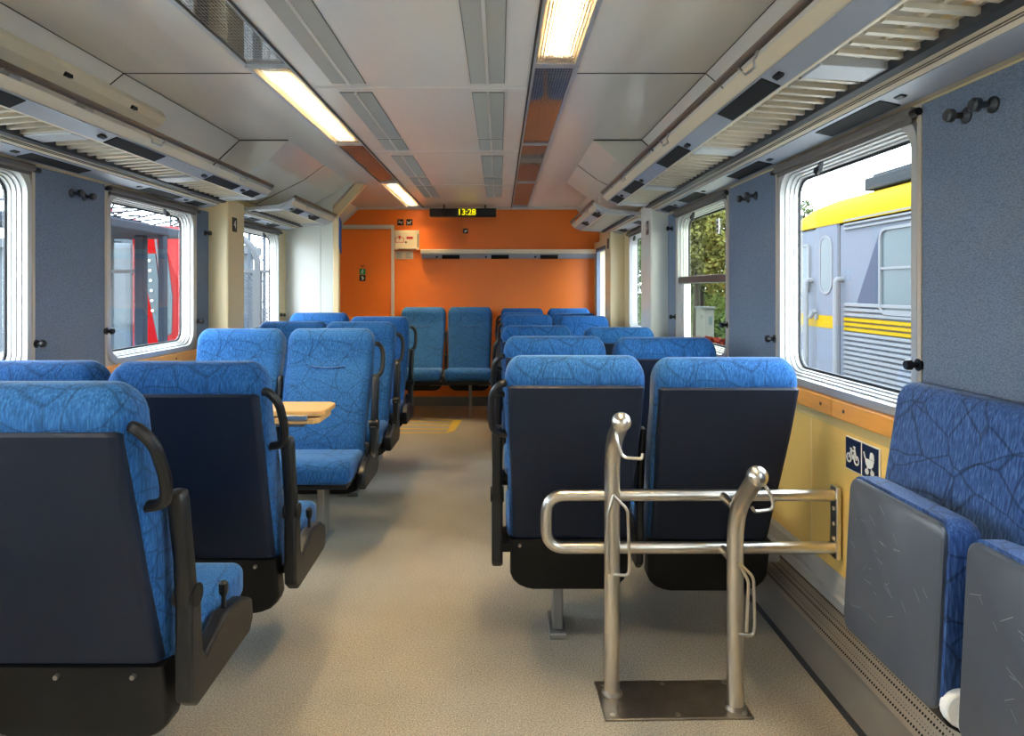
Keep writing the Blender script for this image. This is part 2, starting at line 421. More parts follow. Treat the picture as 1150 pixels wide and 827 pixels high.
# door in the end wall
DX0, DX1, DZ = -1.755, -1.178, 1.925
bm = NB(); bx(bm, DX0, DX1, YE-.012, YE, .02, DZ); d1 = struct('door_1', bm, M['orange'], smooth=False, bev=.003)
bm = NB(); bx(bm, DX1, DX1+.032, YE-.03, YE, 0, DZ+.045); bx(bm, DX0, DX1, YE-.03, YE, DZ+.002, DZ+.045)
obj('door_frame', bm, M['joint_light'], d1, smooth=False, bev=.004)
bm = NB(); bx(bm, -1.29, -1.215, YE-.04, YE-.025, .905, .925); bx(bm, -1.285, -1.275, YE-.03, YE-.012, .905, .925)
bx(bm, -1.225, -1.215, YE-.03, YE-.012, .905, .925)
obj('door_handle', bm, M['steel'], d1, bev=.003)
bm = NB(); cyl(bm, (-1.215, YE-.035, .845), (-1.215, YE-.012, .845), .022); bx(bm, -1.222, -1.208, YE-.04, YE-.03, .79, .845)
obj('door_lock', bm, M['steel'], d1)
def picto(parent, name, x, z, w, bgm, shapes, y=None, fg='signwhite', border=True):
    y = YE-.012 if y is None else y
    bm = NB(); prism(bm, [(p[0], p[1]) for p in rrect(x-w/2, x+w/2, z-w/2, z+w/2, w*.08)], y-.004, y); o = obj(name, bm, M[bgm], parent, smooth=False)
    bm = NB()
    for sh in shapes:
        prism(bm, [(x+a*w, z+b*w) for a, b in sh], y-.0055, y-.0035)
    obj('pictogram', bm, M[fg], o, smooth=False)
    return o
def disc(cx, cz, r, n=12): return [(cx+r*math.cos(2*PI*i/n), cz+r*math.sin(2*PI*i/n)) for i in range(n)]
def bar(x0, z0, x1, z1, w):
    dx, dz = x1-x0, z1-z0; L = math.hypot(dx, dz); nx, nz = -dz/L*w/2, dx/L*w/2
    return [(x0+nx, z0+nz), (x1+nx, z1+nz), (x1-nx, z1-nz), (x0-nx, z0-nz)]
DOG = [[(-.3, .05), (.2, .05), (.2, -.12), (-.3, -.12)], bar(-.26, -.1, -.26, -.36, .09), bar(-.12, -.1, -.12, -.34, .08), bar(.15, -.1, .15, -.36, .09),
       [(.1, 0), (.22, .3), (.32, .24), (.38, .1), (.2, .02)], bar(-.28, .02, -.38, .22, .07)]
SMOKE = [[(-.36, -.06), (.2, -.06), (.2, .04), (-.36, .04)], bar(-.3, .34, .3, -.34, .07), bar(.28, -.06, .28, .2, .06)]
MAN = [disc(.05, .3, .09), bar(.02, .2, -.06, -.05, .14), bar(-.06, -.05, .1, -.36, .1), bar(-.08, -.05, -.24, -.34, .1), bar(0, .15, .25, .05, .07), bar(0, .15, -.22, .1, .07)]
BOOT = [[(-.25, .28), (.1, .3), (.28, -.05), (.15, -.3), (-.2, -.28), (-.05, 0)]]
QUIET = [[(-.3, -.3), (.1, -.25), (.32, .0), (.28, .3), (.05, .1), (-.3, .2), (-.12, -.05)]]
o = picto(d1, 'exit_sign', -1.492, 1.462, .065, 'signgreen', MAN); o['label'] = 'green emergency exit pictogram'
o = picto(d1, 'toilet_sign', -1.492, 1.392, .065, 'signdark', BOOT); o['label'] = 'black pictogram under the green one'
bm = NB(); tube(bm, arc((-1.492, 1.53), .014, PI*.9, PI*2.1, 8, 'xz', YE-.016), .004, 6); obj('door_hook', bm, M['signdark'], d1)
t = picto(None, 'no_smoking_sign', -1.08, 2.0, .068, 'signdark', SMOKE, YE)
tag(t, 'small black no smoking pictogram on the orange end wall, left of the dog pictogram', 'sign')
t = picto(None, 'dog_sign', -.983, 2.0, .068, 'signdark', DOG, YE)
tag(t, 'small black dog pictogram on the orange end wall', 'sign')
t = picto(None, 'quiet_sign', -.372, 1.905, .055, 'signdark', QUIET, YE)
tag(t, 'tiny black pictogram alone below the digital clock display', 'sign')
# cream emergency box
eb = thing('emergency_box', 'cream emergency equipment cabinet on the orange wall beside the door', 'cabinet', (0, YE, 0))
bm = NB(); bx(bm, -1.145, -.875, -.03, 0, 1.70, 1.91); obj('cabinet_body', bm, M['boxcream'], eb, bev=.004)
bm = NB(); bx(bm, -1.135, -.895, -.036, -.03, 1.712, 1.90); obj('cabinet_door', bm, M['boxcream'], eb, bev=.002)
bm = NB(); bx(bm, -.892, -.884, -.04, -.03, 1.72, 1.87); bx(bm, -1.10, -.90, -.04, -.035, 1.70, 1.708); obj('hinge', bm, M['rubber'], eb)
bm = NB()
for q in (bar(-1.13, 1.83, -1.04, 1.83, .006), bar(-1.13, 1.78, -1.04, 1.78, .006), bar(-1.13, 1.83, -1.13, 1.78, .006), bar(-1.04, 1.83, -1.04, 1.78, .006), [(-1.10, 1.85), (-1.07, 1.85), (-1.085, 1.80)]):
    prism(bm, q, -.039, -.035)
bx(bm, -1.01, -.94, -.039, -.035, 1.815, 1.84); obj('red_marking', bm, M['signred'], eb, smooth=False)
bm = NB(); cyl(bm, (-1.015, -.045, 1.78), (-1.015, -.03, 1.78), .01); obj('lock_knob', bm, M['black'], eb)
nt = thing('paper_notice', 'pair of small printed notices under the cream cabinet on the orange wall', 'notice', (0, YE, 0))
for i in range(2):
    bm = NB(); bx(bm, -1.135+.099*i, -1.04+.099*i, -.003, 0, 1.60, 1.685); p = obj('sheet', bm, M['paper'], nt, smooth=False)
    bm = NB()
    for k in range(7): bx(bm, -1.125+.099*i, -1.052+.099*i-.012*(k % 3), -.004, -.003, 1.61+k*.010, 1.613+k*.010)
    obj('print', bm, M['seam'], p, smooth=False)
# display
dp = thing('clock_display', 'black digital display showing yellow time 13:28 under the ceiling', 'display', (0, 0, 0))
bm = NB(); bx(bm, -.735, -.035, 7.10, 7.20, E+.765, E+.850); obj('display_housing', bm, M['signdark'], dp, bev=.008)
bm = NB(); bx(bm, -.60, -.45, 7.097, 7.102, E+.775, E+.842); obj('screen', bm, mat('display_glass', (38, 38, 42), .15), dp, smooth=False)
for x in (-.585, -.15):
    bm = NB(); cyl(bm, (x, 7.15, E+.85), (x, 7.15, E+.89), .008); obj('bracket', bm, M['black'], dp)
bm = NB(); tube(bm, [(-.583, 7.09, E+.80), (-.585, 7.08, E+.84), (-.580, 7.07, E+.889)], .005, 6); obj('cable', bm, M['black'], dp)
def text_mesh(name, s, size, m, parent, loc, rot, ext=.001, bold=0):
    c = bpy.data.curves.new(name, 'FONT'); c.body = s; c.size = size; c.extrude = ext; c.align_x = 'CENTER'; c.align_y = 'CENTER'; c.offset = bold
    tmp = bpy.data.objects.new(name, c); COL.objects.link(tmp)
    dg = bpy.context.evaluated_depsgraph_get()
    me = bpy.data.meshes.new_from_object(tmp.evaluated_get(dg)); bpy.data.objects.remove(tmp)
    o = bpy.data.objects.new(name, me); COL.objects.link(o); me.materials.clear(); me.materials.append(m)
    o.location = loc; o.rotation_euler = rot
    if parent: o.parent = parent
    return o
text_mesh('digits', '13:28', .088, M['led'], dp, (-.345, 7.096, E+.807), (PI/2, 0, 0), .001, .0008)
# rail on end wall
lr = thing('wall_light_rail', 'long cream and grey luggage rail with three black slots on orange wall', 'rail', (0, YE, 0))
bm = NB(); prism(bm, [(0, 1.70), (0, 1.62), (-.06, 1.60), (-.10, 1.645), (-.10, 1.655)], side(-.49, 1)+0, WR-.03, 'x'); obj('rail_body', bm, M['rackblue'], lr, smooth=False, bev=.003)
bm = NB(); bx(bm, side(-.50, 1), WR-.03, -.115, 0, 1.655, 1.70); obj('rail_cap', bm, M['rackcream'], lr, bev=.006)
for x in (-.62, -.09, .44):
    bm = NB(); prism(bm, [(-.063, 1.602), (-.066, 1.598), (-.102, 1.636), (-.099, 1.640)], x, x+.19, 'x'); obj('slot', bm, M['blackgrille'], lr, smooth=False)
    bm = NB(); sphere(bm, (x-.055, -.085, 1.618), .012); obj('lamp_button', bm, M['black'], lr)

# ------------------------------------------------------------------ side walls
ZS0, ZS1 = E-.41, E-.352      # wooden sill rail
ZT = E+.478                   # top of the windows' zone
def plate_hole(bm, s, y0, y1, z0, z1, hy0, hy1, hz0, hz1, r, xa, xb):
    ring = rrect(hy0, hy1, hz0, hz1, r, 6); cy, cz = (hy0+hy1)/2, (hz0+hz1)/2
    outer = []
    for (y, z) in ring:
        dy, dz = y-cy, z-cz
        k = min((y1-cy if dy > 0 else cy-y0)/max(abs(dy), 1e-6), (z1-cz if dz > 0 else cz-z0)/max(abs(dz), 1e-6))
        outer.append((cy+dy*k, cz+dz*k))
    # snap the nearest ring point to each corner
    for c in ((y0, z0), (y0, z1), (y1, z0), (y1, z1)):
        i = min(range(len(outer)), key=lambda i: (outer[i][0]-c[0])**2+(outer[i][1]-c[1])**2); outer[i] = c
    n = len(ring)
    vs = [[bm.verts.new((x, *p)) for p in pl] for x, pl in ((xa, outer), (xa, ring), (xb, ring), (xb, outer))]
    for a, b in ((0, 1), (1, 2), (2, 3), (3, 0)):
        for i in range(n): bm.faces.new((vs[a][i], vs[a][(i+1) % n], vs[b][(i+1) % n], vs[b][i]))
WINN = [0]
def window(s, y0, y1, split=False):
    """rounded alloy window in the side wall; s=+1 right"""
    X = WR if s > 0 else WL
    WINN[0] += 1
    zo0, zo1 = E-.352, E+.462
    # beige frame sheet around the opening
    bm = NB(); plate_hole(bm, s, y0, y1, ZS1, ZT, y0+.012, y1-.012, zo0+.008, zo1, .085, X+.001*s, X+.05*s)
    o = struct('window_%d' % WINN[0], bm, M['beige_frame'], smooth=True, ang=50)
    # stepped alloy surround receding to the glass
    def ring(d, r, x): return [(x, a, b) for a, b in rrect(y0+.02+d, y1-.02-d, zo0+.016+d, zo1-.008-d, max(r, .01), 8)]
    bm = NB()
    loft(bm, [ring(-.014, .088, X+.004*s), ring(-.010, .087, X-.010*s), ring(.014, .08, X-.010*s), ring(.018, .078, X+.008*s), ring(.024, .075, X+.008*s),
              ring(.026, .073, X+.022*s), ring(.031, .07, X+.022*s), ring(.033, .068, X+.036*s), ring(.038, .066, X+.036*s), ring(.04, .064, X+.058*s)], False)
    obj('window_frame', bm, M['frame'], o, ang=30)
    bm = NB(); loft(bm, [ring(.037, .066, X+.056*s), ring(.037, .066, X+.050*s), ring(.048, .06, X+.050*s), ring(.048, .06, X+.056*s)], False)
    obj('window_gasket', bm, M['rubber'], o)
    bm = NB(); pts = ring(.046, .06, X+.058*s); bm.faces.new([bm.verts.new(p) for p in pts])
    g = bmesh.ops.extrude_face_region(bm, geom=bm.faces[:]); bmesh.ops.translate(bm, verts=[v for v in g['geom'] if isinstance(v, bmesh.types.BMVert)], vec=(.004*s, 0, 0))
    obj('window_pane', bm, M['tintglass'] if split else M['glass'], o, smooth=False)
    if split:
        bm = NB(); bx(bm, min(X-.006*s, X+.055*s), max(X-.006*s, X+.055*s), y0+.03, y1-.03, E+.035, E+.075); obj('window_transom', bm, mat('transom_brown', (104, 92, 88), .4, .4), o, bev=.006)
        bm = NB(); bx(bm, min(X+.006*s, X+.05*s), max(X+.006*s, X+.05*s), y0+.05, y0+.085, zo0+.04, E+.035)
        bx(bm, min(X+.006*s, X+.05*s), max(X+.006*s, X+.05*s), y1-.11, y1-.05, zo0+.04, E+.035); obj('sash_frame', bm, M['frame'], o, bev=.004)
        bm = NB(); bx(bm, min(X+.050*s, X+.054*s), max(X+.050*s, X+.054*s), y0+.32, y0+.36, E+.29, E+.37); obj('window_sticker', bm, M['signwhite'], o, smooth=False)
        bm = NB()
        for k in range(3): bx(bm, min(X+.0485*s, X+.050*s), max(X+.0485*s, X+.050*s), y0+.328, y0+.352, E+.30+k*.022, E+.312+k*.022)
        obj('sticker_print', bm, M['signdark'], o, smooth=False)
    return o
RWIN = [(-1.2, -.3), (.27, 1.17), (1.742, 2.64), (3.20, 4.14)]
LWIN = [(-1.25, -.33), (.25, 1.17), (1.66, 2.586), (3.065, 3.97)]
R3, L3 = (4.92, 5.66), (4.55, 5.48)
def wallstrip(s, y0, y1, z0, z1, m, name, th=.05, off=0):
    X = (WR if s > 0 else WL)+off*s
    bm = NB(); bx(bm, min(X, X+th*s), max(X, X+th*s), y0, y1, z0, z1); return struct(name, bm, M[m], smooth=False)
for s, nm, wins, yend in ((1, 'wall_right', RWIN, 4.355), (-1, 'wall_left', LWIN, 4.15)):
    wallstrip(s, YB, YE, 0, ZS0, 'yellow' if s > 0 else 'cream', nm)
    wallstrip(s, YB, YE, ZT, E+.70, 'cream', nm)
    edges = [YB]+[v for w in wins for v in w]+[yend]
    for a, b in zip(edges[::2], edges[1::2]):
        wallstrip(s, a+.002, b-.002, ZS1, ZT-.004, 'bluewall', nm, off=-.006)
        for yy in (a, b):
            if YB < yy < yend: wallstrip(s, yy-.008, yy+.008, ZS1, ZT, 'beige_frame', 'trim_%d' % (200+int(yy*37)), th=.01, off=-.010)
    wallstrip(s, yend, YE, ZS1, ZT, 'cream', nm) if False else None
    for w in wins: window(s, *w, split=(s > 0 and w[0] > 3))
    # wooden sill rail with joints
    X = WR if s > 0 else WL
    bm = NB(); y = YB; cuts = [YB, -.5, 1.0, 2.18, 4.0, yend] if s > 0 else [YB, 0, 1.6, 3.0, yend]
    for a, b in zip(cuts, cuts[1:]): bx(bm, min(X-.022*s, X+.05*s), max(X-.022*s, X+.05*s), a+.001, b-.001, ZS0, ZS1)
    trim(bm, M['wood'], smooth=False, bev=.004)
    bm = NB()
    for yy in ([1.75, 2.1, 2.25, 2.6] if s > 0 else [3.2, 3.7]): cyl(bm, (X-.024*s, yy, ZS0+.03), (X-.020*s, yy, ZS0+.03), .006, 8)
    trim(bm, M['seam'])
    # beyond the pillar: cream wall with a further window
    w3 = R3 if s > 0 else L3
    wallstrip(s, yend, w3[0], ZS1, ZT, 'cream', nm); wallstrip(s, w3[1], YE if s < 0 else 5.9, ZS1, ZT, 'cream', nm)
    bm = NB(); bx(bm, min(X-.012*s, X+.05*s), max(X-.012*s, X+.05*s), yend, YE, ZS0, ZS1); trim(bm, M['cream'], smooth=False, bev=.004)
    window(s, *w3)
# right: far recess window near the end wall (narrow door window)
bm = NB(); X = 1.035
bx(bm, X, WR+.05, 6.15, 6.55, 0, E+.5); bx(bm, X, WR+.05, 7.16, YE, 0, E+.5); bx(bm, X, WR+.05, 6.55, 7.16, 0, E-.5); bx(bm, X, WR+.05, 6.55, 7.16, E+.40, E+.5)
struct('wall_right', bm, M['cream'], smooth=False)
bm = NB(); bx(bm, WR+.04, WR+.05, 6.5, 7.2, E-.5, E+.42); struct('window_20', bm, M['glass'], smooth=False)
bm = NB()
for a, b in ((6.52, 6.57), (7.14, 7.19)): bx(bm, X-.012, X+.03, a, b, E-.5, E+.42)
bx(bm, X-.012, X+.03, 6.52, 7.19, E+.39, E+.43); trim(bm, M['bluewall'], smooth=False, bev=.004)
# yellow panel joints and the olive strip below the sill
bm = NB()
for y in (1.0, 2.36): bx(bm, WR-.003, WR+.001, y-.004, y+.004, .36, ZS0)
trim(bm, mat('joint_cream', (240, 215, 150), .4), smooth=False)
bm = NB(); bx(bm, WR-.004, WR+.001, YB, 4.3, ZS0-.035, ZS0); trim(bm, mat('olive_strip', (205, 182, 120), .5), smooth=False)
# pillars
def pillar(s, y0, y1, xin, label, n):
    X = WR if s > 0 else WL
    bm = NB(); bx(bm, min(xin, X+.01*s), max(xin, X+.01*s), y0, y1, 0, E+.56)
    o = struct('column', bm, M['whitepanel'] if s > 0 else M['cream'], smooth=False, bev=.01)
    # number plate on the aisle face
    zc = E+.28*1.1; yc = y0+.10
    bm = NB(); bx(bm, min(xin-.003*s, xin+.001*s), max(xin-.003*s, xin+.001*s), yc-.035, yc+.035, E+.36, E+.45)
    p = obj('number_plate', bm, M['signdark'], o, smooth=False, bev=.001)
    t = text_mesh('numeral', n, .07, M['signwhite'], p, (xin-.0035*s, yc, E+.405), (PI/2, 0, -PI/2*s), .0005)
    return o
pillar(1, 4.355, 4.66, .974, '', '4'); pillar(-1, 4.15, 4.42, -1.665, '', '4')
bm = NB(); bx(bm, .965, WR+.01, 5.90, 6.16, 0, E+.56); struct('column', bm, M['cream'], smooth=False, bev=.008)
bm = NB(); bx(bm, .96, .966, 5.98, 6.05, E+.36, E+.45); tag(obj('number_plate', bm, M['signdark'], smooth=False), 'small dark numbered plate on the farthest right pillar', 'sign')
# transversal white partition on the left with its arch edge
bm = NB()
prism(bm, [(-1.50, 0), (-1.375, 0), (-1.375, E+.655), (-1.16, E+.85), (-1.50, E+.90)], 5.60, 5.64) if False else None
prism(bm, [(WL, 0), (-1.50, 0), (-1.50, E+.892), (-1.55, E+.892), (WL, E+.70)], 5.665, 5.69); prism(bm, [(-1.496, 0), (-1.395, 0), (-1.395, E+.70), (-1.22, E+.892), (-1.496, E+.892)], 5.665, 5.69)
struct('partition', bm, M['whitepanel'], smooth=False)
bm = NB(); prism(bm, [(-1.395, 0), (-1.345, 0), (-1.345, E+.62), (-1.12, E+.885), (-1.20, E+.892), (-1.395, E+.67)], 5.662, 5.72)
trim(bm, mat('warm_cream_edge', (236, 208, 160), .12), smooth=False, bev=.006)
bm = NB(); prism(bm, [(5.67, E+.60), (5.72, E+.57), (5.72, E+.30), (5.665, E+.36)], -1.345, -1.335, 'x')
tag(obj('blue_sign', bm, M['signblue'], smooth=False), 'narrow blue sign on the aisle edge of the white partition', 'sign')
# ------------------------------------------------------------------ heater duct along the right wall
for s in (1, -1):
    X = WR if s > 0 else WL
    def F(u): return X-u*s
    HE = 5.85 if s > 0 else 5.64
    X -= .002*s
    hd = thing('heater_duct', ('grey metal heating duct with perforated top along the right wall floor' if s > 0 else 'grey metal heating duct low along the left wall behind seats'), 'heater')
    bm = NB(); prism(bm, [(F(.062), 0), (F(.05), .165), (F(0), .165), (F(0), 0)], YB+.02, HE); obj('duct_front', bm, M['heater'], hd, smooth=False)
    bm = NB(); prism(bm, [(F(.062), .163), (F(.060), .170), (F(.0), .258), (F(0), .163)], YB+.02, HE); obj('perforated_cover', bm, M['mesh'], hd, smooth=False)
    bm = NB(); prism(bm, [(F(0), .250), (F(.016), .255), (F(.018), .285), (F(.006), .29), (F(.006), .305), (F(.014), .31), (F(.014), .345), (F(0), .36)], YB+.02, HE)
    obj('cable_profile', bm, M['alu_paint'], hd, smooth=False, bev=.002)
    bm = NB(); prism(bm, [(F(.068), 0), (F(.062), .02), (F(.03), .02), (F(.03), 0)], YB+.02, HE); obj('skirting_strip', bm, M['rubber'], hd, smooth=False)

# ------------------------------------------------------------------ ceiling lamps and vents
def lamp(s, y0, y1, lit, label):
    t = thing('ceiling_light', label, 'ceiling light', (0, 0, 0), 0, 'ceiling strip light panels')
    a, b = sorted((side(.48, s), side(.66, s))); z = E+.89
    bm = NB(); prism(bm, [(a-.004, z+.0), (a+.012, z+.0), (a+.02, z+.085), (b-.02, z+.085), (b-.012, z+.0), (b+.004, z+.0), (b+.004, z+.10), (a-.004, z+.10)], y0, y1)
    obj('lamp_housing', bm, M['housing'] if lit else M['housing_shaded'], t, smooth=False)
    bm = NB(); bx(bm, a+.008, b-.008, y0+.012, y1-.012, z+.004, z+.007); obj('lens_cover', bm, M['lens'], t, smooth=False)
    bm = NB()
    bx(bm, a-.006, a+.012, y0, y1, z-.004, z+.006); bx(bm, b-.012, b+.006, y0, y1, z-.004, z+.006)
    bx(bm, a, b, y0-.012, y0+.014, z-.003, z+.008); bx(bm, a, b, y1-.014, y1+.012, z-.003, z+.008); obj('lens_frame', bm, M['alu_paint'], t, smooth=False)
    bm = NB(); bx(bm, min(side(.474, s), side(.482, s))-.0, max(side(.474, s), side(.482, s)), y0-.01, y1+.01, z-.007, z-.002); obj('shadow_gap_strip', bm, M['seam'], t, smooth=False)
    for k in ((.38, .62) if lit else (.5,)):
        x = a+(b-a)*k
        bm = NB(); cyl(bm, (x, y0+.09, z+.045), (x, y1-.09, z+.045), .018, 12)
        tb = obj('fluorescent_tube', bm, M['tube_lit'] if lit else M['tube_off'], t)
        bm = NB()
        for yy in (y0+.07, y1-.09): bx(bm, x-.015, x+.015, yy, yy+.02, z+.03, z+.085)
        obj('tube_socket', bm, M['signwhite'], tb, smooth=False)
SEG = [(-1.72, -.27), (-.26, 1.19), (1.21, 2.68), (2.70, 4.15), (4.17, 5.64), (5.66, 7.34)]
LAB = {(1, 2): 'lit ceiling strip light nearest the top edge on the right', (1, 3): 'unlit grid covered strip light panel just beyond the bright right lamp',
       (1, 4): 'second unlit strip light panel on the right, reddish reflection', (1, 5): 'last unlit strip panel on the right next to orange wall',
       (-1, 2): 'unlit mirror-like strip light panel at the upper left', (-1, 3): 'lit ceiling strip light on the left with warm glow',
       (-1, 4): 'unlit orange-reflecting strip panel between the two lit left lamps', (-1, 5): 'small far lit strip light on the left near the orange wall'}
for s in (1, -1):
    for i, (a, b) in enumerate(SEG):
        lit = (s, i) in ((1, 0), (1, 2), (-1, 3), (-1, 5), (-1, 1), (1, 4) if False else (1, 0))  # lit lamps behind the camera are unseen, added to brighten the saloon
        lamp(s, a, b, lit, LAB.get((s, i), 'unseen ceiling strip light behind the viewpoint, %s of the aisle, %s' % ('right' if s > 0 else 'left', 'rearmost' if i == 0 else 'overhead')))
def vent(s, y0, y1, label):
    t = thing('ceiling_vent', label, 'vent', (0, 0, 0), 0, 'louvred ceiling vents')
    a, b = sorted((side(.225, s), side(.372, s))); z = E+.89; m = (a+b)/2
    bm = NB(); bx(bm, a, b, y0, y1, z-.002, z-.0005); obj('backing', bm, mat('vent_shadow', (118, 118, 112), .7) if 'vent_shadow' not in bpy.data.materials else bpy.data.materials['vent_shadow'], t, smooth=False)
    bm = NB(); y = y0+.01
    while y < y1-.01:
        for p, q in ((a+.003, m-.006), (m+.006, b-.003)): prism(bm, [(y, z-.002), (y+.014, z-.008), (y+.018, z-.006), (y+.006, z-.002)], p, q, 'x')
        y += .024
    obj('louvre', bm, M['vent'], t, smooth=False)
    bm = NB(); bx(bm, m-.006, m+.006, y0, y1, z-.010, z-.001); obj('centre_bar', bm, M['joint_light'], t, smooth=False)
VS = [(.2, 1.6), (1.68, 2.92), (3.05, 3.95), (4.0, 4.30), (4.5, 5.3), (5.4, 5.75), (5.85, 6.5)]
for s in (1, -1):
    for i, (a, b) in enumerate(VS):
        vent(s, a, b, 'grey louvred air vent in the ceiling, %s row, %s' % ('right' if s > 0 else 'left', ['above the viewpoint', 'nearest one in view', 'second one before the first joint', 'short third one', 'fourth one', 'short fifth one', 'farthest one by orange wall'][i]))

# ------------------------------------------------------------------ luggage racks
def rack(s, y0, y1, grilles, plates, label, skew=0.0):
    t = thing('luggage_rack', label, 'luggage rack', (0, 0, 0), 0, 'overhead luggage racks')
    def Q(pts): return [(side(u, s), E+z) for u, z in pts]
    bm = NB(); cyl(bm, (side(1.0, s), y0, E+.612), (side(1.0, s), y1, E+.612), .011); obj('front_rail', bm, M['tube_rail'], t)
    bm = NB(); prism(bm, Q([(1.0, .585), (1.028, .560), (1.095, .533), (1.102, .532), (1.108, .540), (1.105, .556), (1.06, .566), (1.03, .575), (1.018, .592)]), y0, y1)
    obj('front_profile', bm, M['rackcream'], t, smooth=False, bev=.0015)
    bm = NB(); prism(bm, Q([(1.032, .5585), (1.090, .5345), (1.089, .5315), (1.030, .5555)]), y0+.002, y1-.002); f = obj('light_panel', bm, M['rackblue'], t, smooth=False)
    for k, (g, w) in enumerate(grilles):
        bm = NB(); prism(bm, Q([(1.036, .554), (1.085, .5335), (1.084, .5305), (1.035, .551)]), g-w/2, g+w/2); obj('speaker_grille', bm, M['blackgrille'], t, smooth=False)
        bm = NB(); prism(bm, Q([(1.050, .549), (1.066, .5425), (1.062, .532), (1.046, .541)]), g-w/2-.075, g-w/2-.035); obj('reading_light_switch', bm, M['black'], t, bev=.003)
        bm = NB(); prism(bm, Q([(1.345, .4965), (1.400, .4855), (1.399, .4805), (1.344, .4915)]), g-w/2, g+w/2); obj('air_grille', bm, M['blackgrille'], t, smooth=False)
        bm = NB(); prism(bm, Q([(1.36, .496), (1.378, .493), (1.374, .483), (1.358, .488)]), g-w/2-.07, g-w/2-.035); obj('seat_lamp', bm, M['black'], t, bev=.003)
    bm = NB(); y = y0+.03
    while y < y1-.02:
        if not any(abs(y-p) < .06 for p in plates):
            prism(bm, Q([(1.02, .589), (1.035, .578), (1.035, .574), (1.02, .583)]), y, y+.012)
            prism(bm, Q([(1.12, .550), (1.345, .532), (1.345, .520), (1.12, .538)]), y, y+.016)
        y += .062
    for u in (1.19, 1.26):
        z = .548-(u-1.12)*.08
        prism(bm, Q([(u, z+.012), (u+.012, z+.011), (u+.012, z+.002), (u, z+.003)]), y0+.02, y1-.02)
    obj('slat_shelf', bm, M['slat'], t, smooth=False)
    for p in plates:
        bm = NB(); prism(bm, Q([(1.02, .592), (1.11, .558), (1.345, .536), (1.345, .516), (1.11, .530)]), p-.05, p+.05); obj('cross_bracket', bm, M['alu_paint'], t, smooth=False, bev=.002)
    bm = NB()
    prism(bm, Q([(1.298, .540), (1.303, .518), (1.330, .500), (1.415, .484), (1.44, .482), (1.44, .57), (1.40, .57), (1.36, .548)]), y0, y1)
    obj('wall_profile', bm, M['rackcream'], t, smooth=False, bev=.0015)
    bm = NB(); prism(bm, Q([(1.332, .4995), (1.412, .4840), (1.411, .4810), (1.331, .4965)]), y0+.002, y1-.002); obj('wall_light_panel', bm, M['rackblue'], t, smooth=False)
    bm = NB()
    for zz in (.006, .011): prism(bm, Q([(1.306+zz, .515-zz*.7), (1.3075+zz, .514-zz*.7), (1.306+zz, .5125-zz*.7), (1.3045+zz, .5135-zz*.7)]), y0, y1)
    obj('profile_groove', bm, M['seam'], t, smooth=False)
    bm = NB(); prism(bm, Q([(1.268, .543), (1.296, .541), (1.296, .512), (1.268, .514)]), y0+.01, y1-.01); obj('gap_shade_strip', bm, M['rubber'], t, smooth=False)  # black strip painting in the shade between slats and wall profile
    for y in [y0+.25+.9*k for k in range(int((y1-y0-.1)/.9)+1)]:
        bm = NB()
        tube(bm, [(side(1.0, s), y, E+.602), (side(1.0, s), y+.03, E+.585), (side(1.01, s), y+.05, E+.575), (side(1.008, s), y+.11, E+.575), (side(1.0, s), y+.14, E+.602)], .004, 6)
        obj('rail_hook', bm, M['alu'], t)
    for y in (y0-.004, y1):
        bm = NB(); prism(bm, Q([(1.0, .60), (1.028, .558), (1.095, .530), (1.13, .53), (1.14, .55), (1.06, .57), (1.02, .60)]), y, y+.006)
        obj('end_cap', bm, M['alu_paint'], t, smooth=False)
    return t
GR = [(.95, .34), (1.95, .36), (2.78, .36), (3.60, .34), (4.08, .22)]
rack(1, YB+.05, 4.28, [(.1, .22)]+GR, [-1.2, -.25, .70, 1.65, 2.60, 3.55, 4.22], 'long overhead slatted luggage rack along the right side above the windows')
rack(-1, YB+.05, 4.02, [(.1, .22)]+[(g-.15, w) for g, w in GR[:4]]+[(3.84, .16)], [-1.2, -.25, .70, 1.45, 2.35, 3.25, 3.95], 'long overhead slatted luggage rack along the left side above the windows')
rack(1, 4.72, 6.15, [(4.95, .18), (5.6, .16)], [4.75, 6.1], 'short far luggage rack on the right behind the first pillar')
rack(-1, 4.47, 5.58, [(4.72, .18), (5.15, .16)], [4.50, 5.54], 'short far luggage rack on the left between pillar and white partition')
# slotted rail on the sloping ceiling panel, left
cr = thing('slotted_ceiling_rail', 'cream slotted rail with brackets above the left luggage rack', 'rail')
def SL(t, d):   # t along the slope panel, d away from it
    return (-1.55-.24*t-(-.68)*d, E+.892-.223*t-.73*d)
bm = NB(); prism(bm, [SL(.22, 0), SL(.24, .035), SL(.34, .045), SL(.55, .035), SL(.60, 0)], .2, 3.22); obj('rail_profile', bm, M['rackcream'], cr, smooth=False, bev=.004)
bm = NB()
for y in (1.6, 2.05, 2.5, 2.95): bx(bm, *(lambda p: (p[0]-.008, p[0]+.006, y-.02, y+.02, p[1]-.01, p[1]+.004))(SL(.30, .042)))
obj('rail_slot', bm, M['black'], cr)
for y in (1.4, 1.85, 2.3, 2.72):
    bm = NB(); prism(bm, [SL(.60, 0), SL(.58, .04), SL(.72, .055), SL(.85, .03), SL(.85, 0)], y, y+.06); obj('bracket', bm, M['alu_paint'], cr, smooth=False, bev=.004)

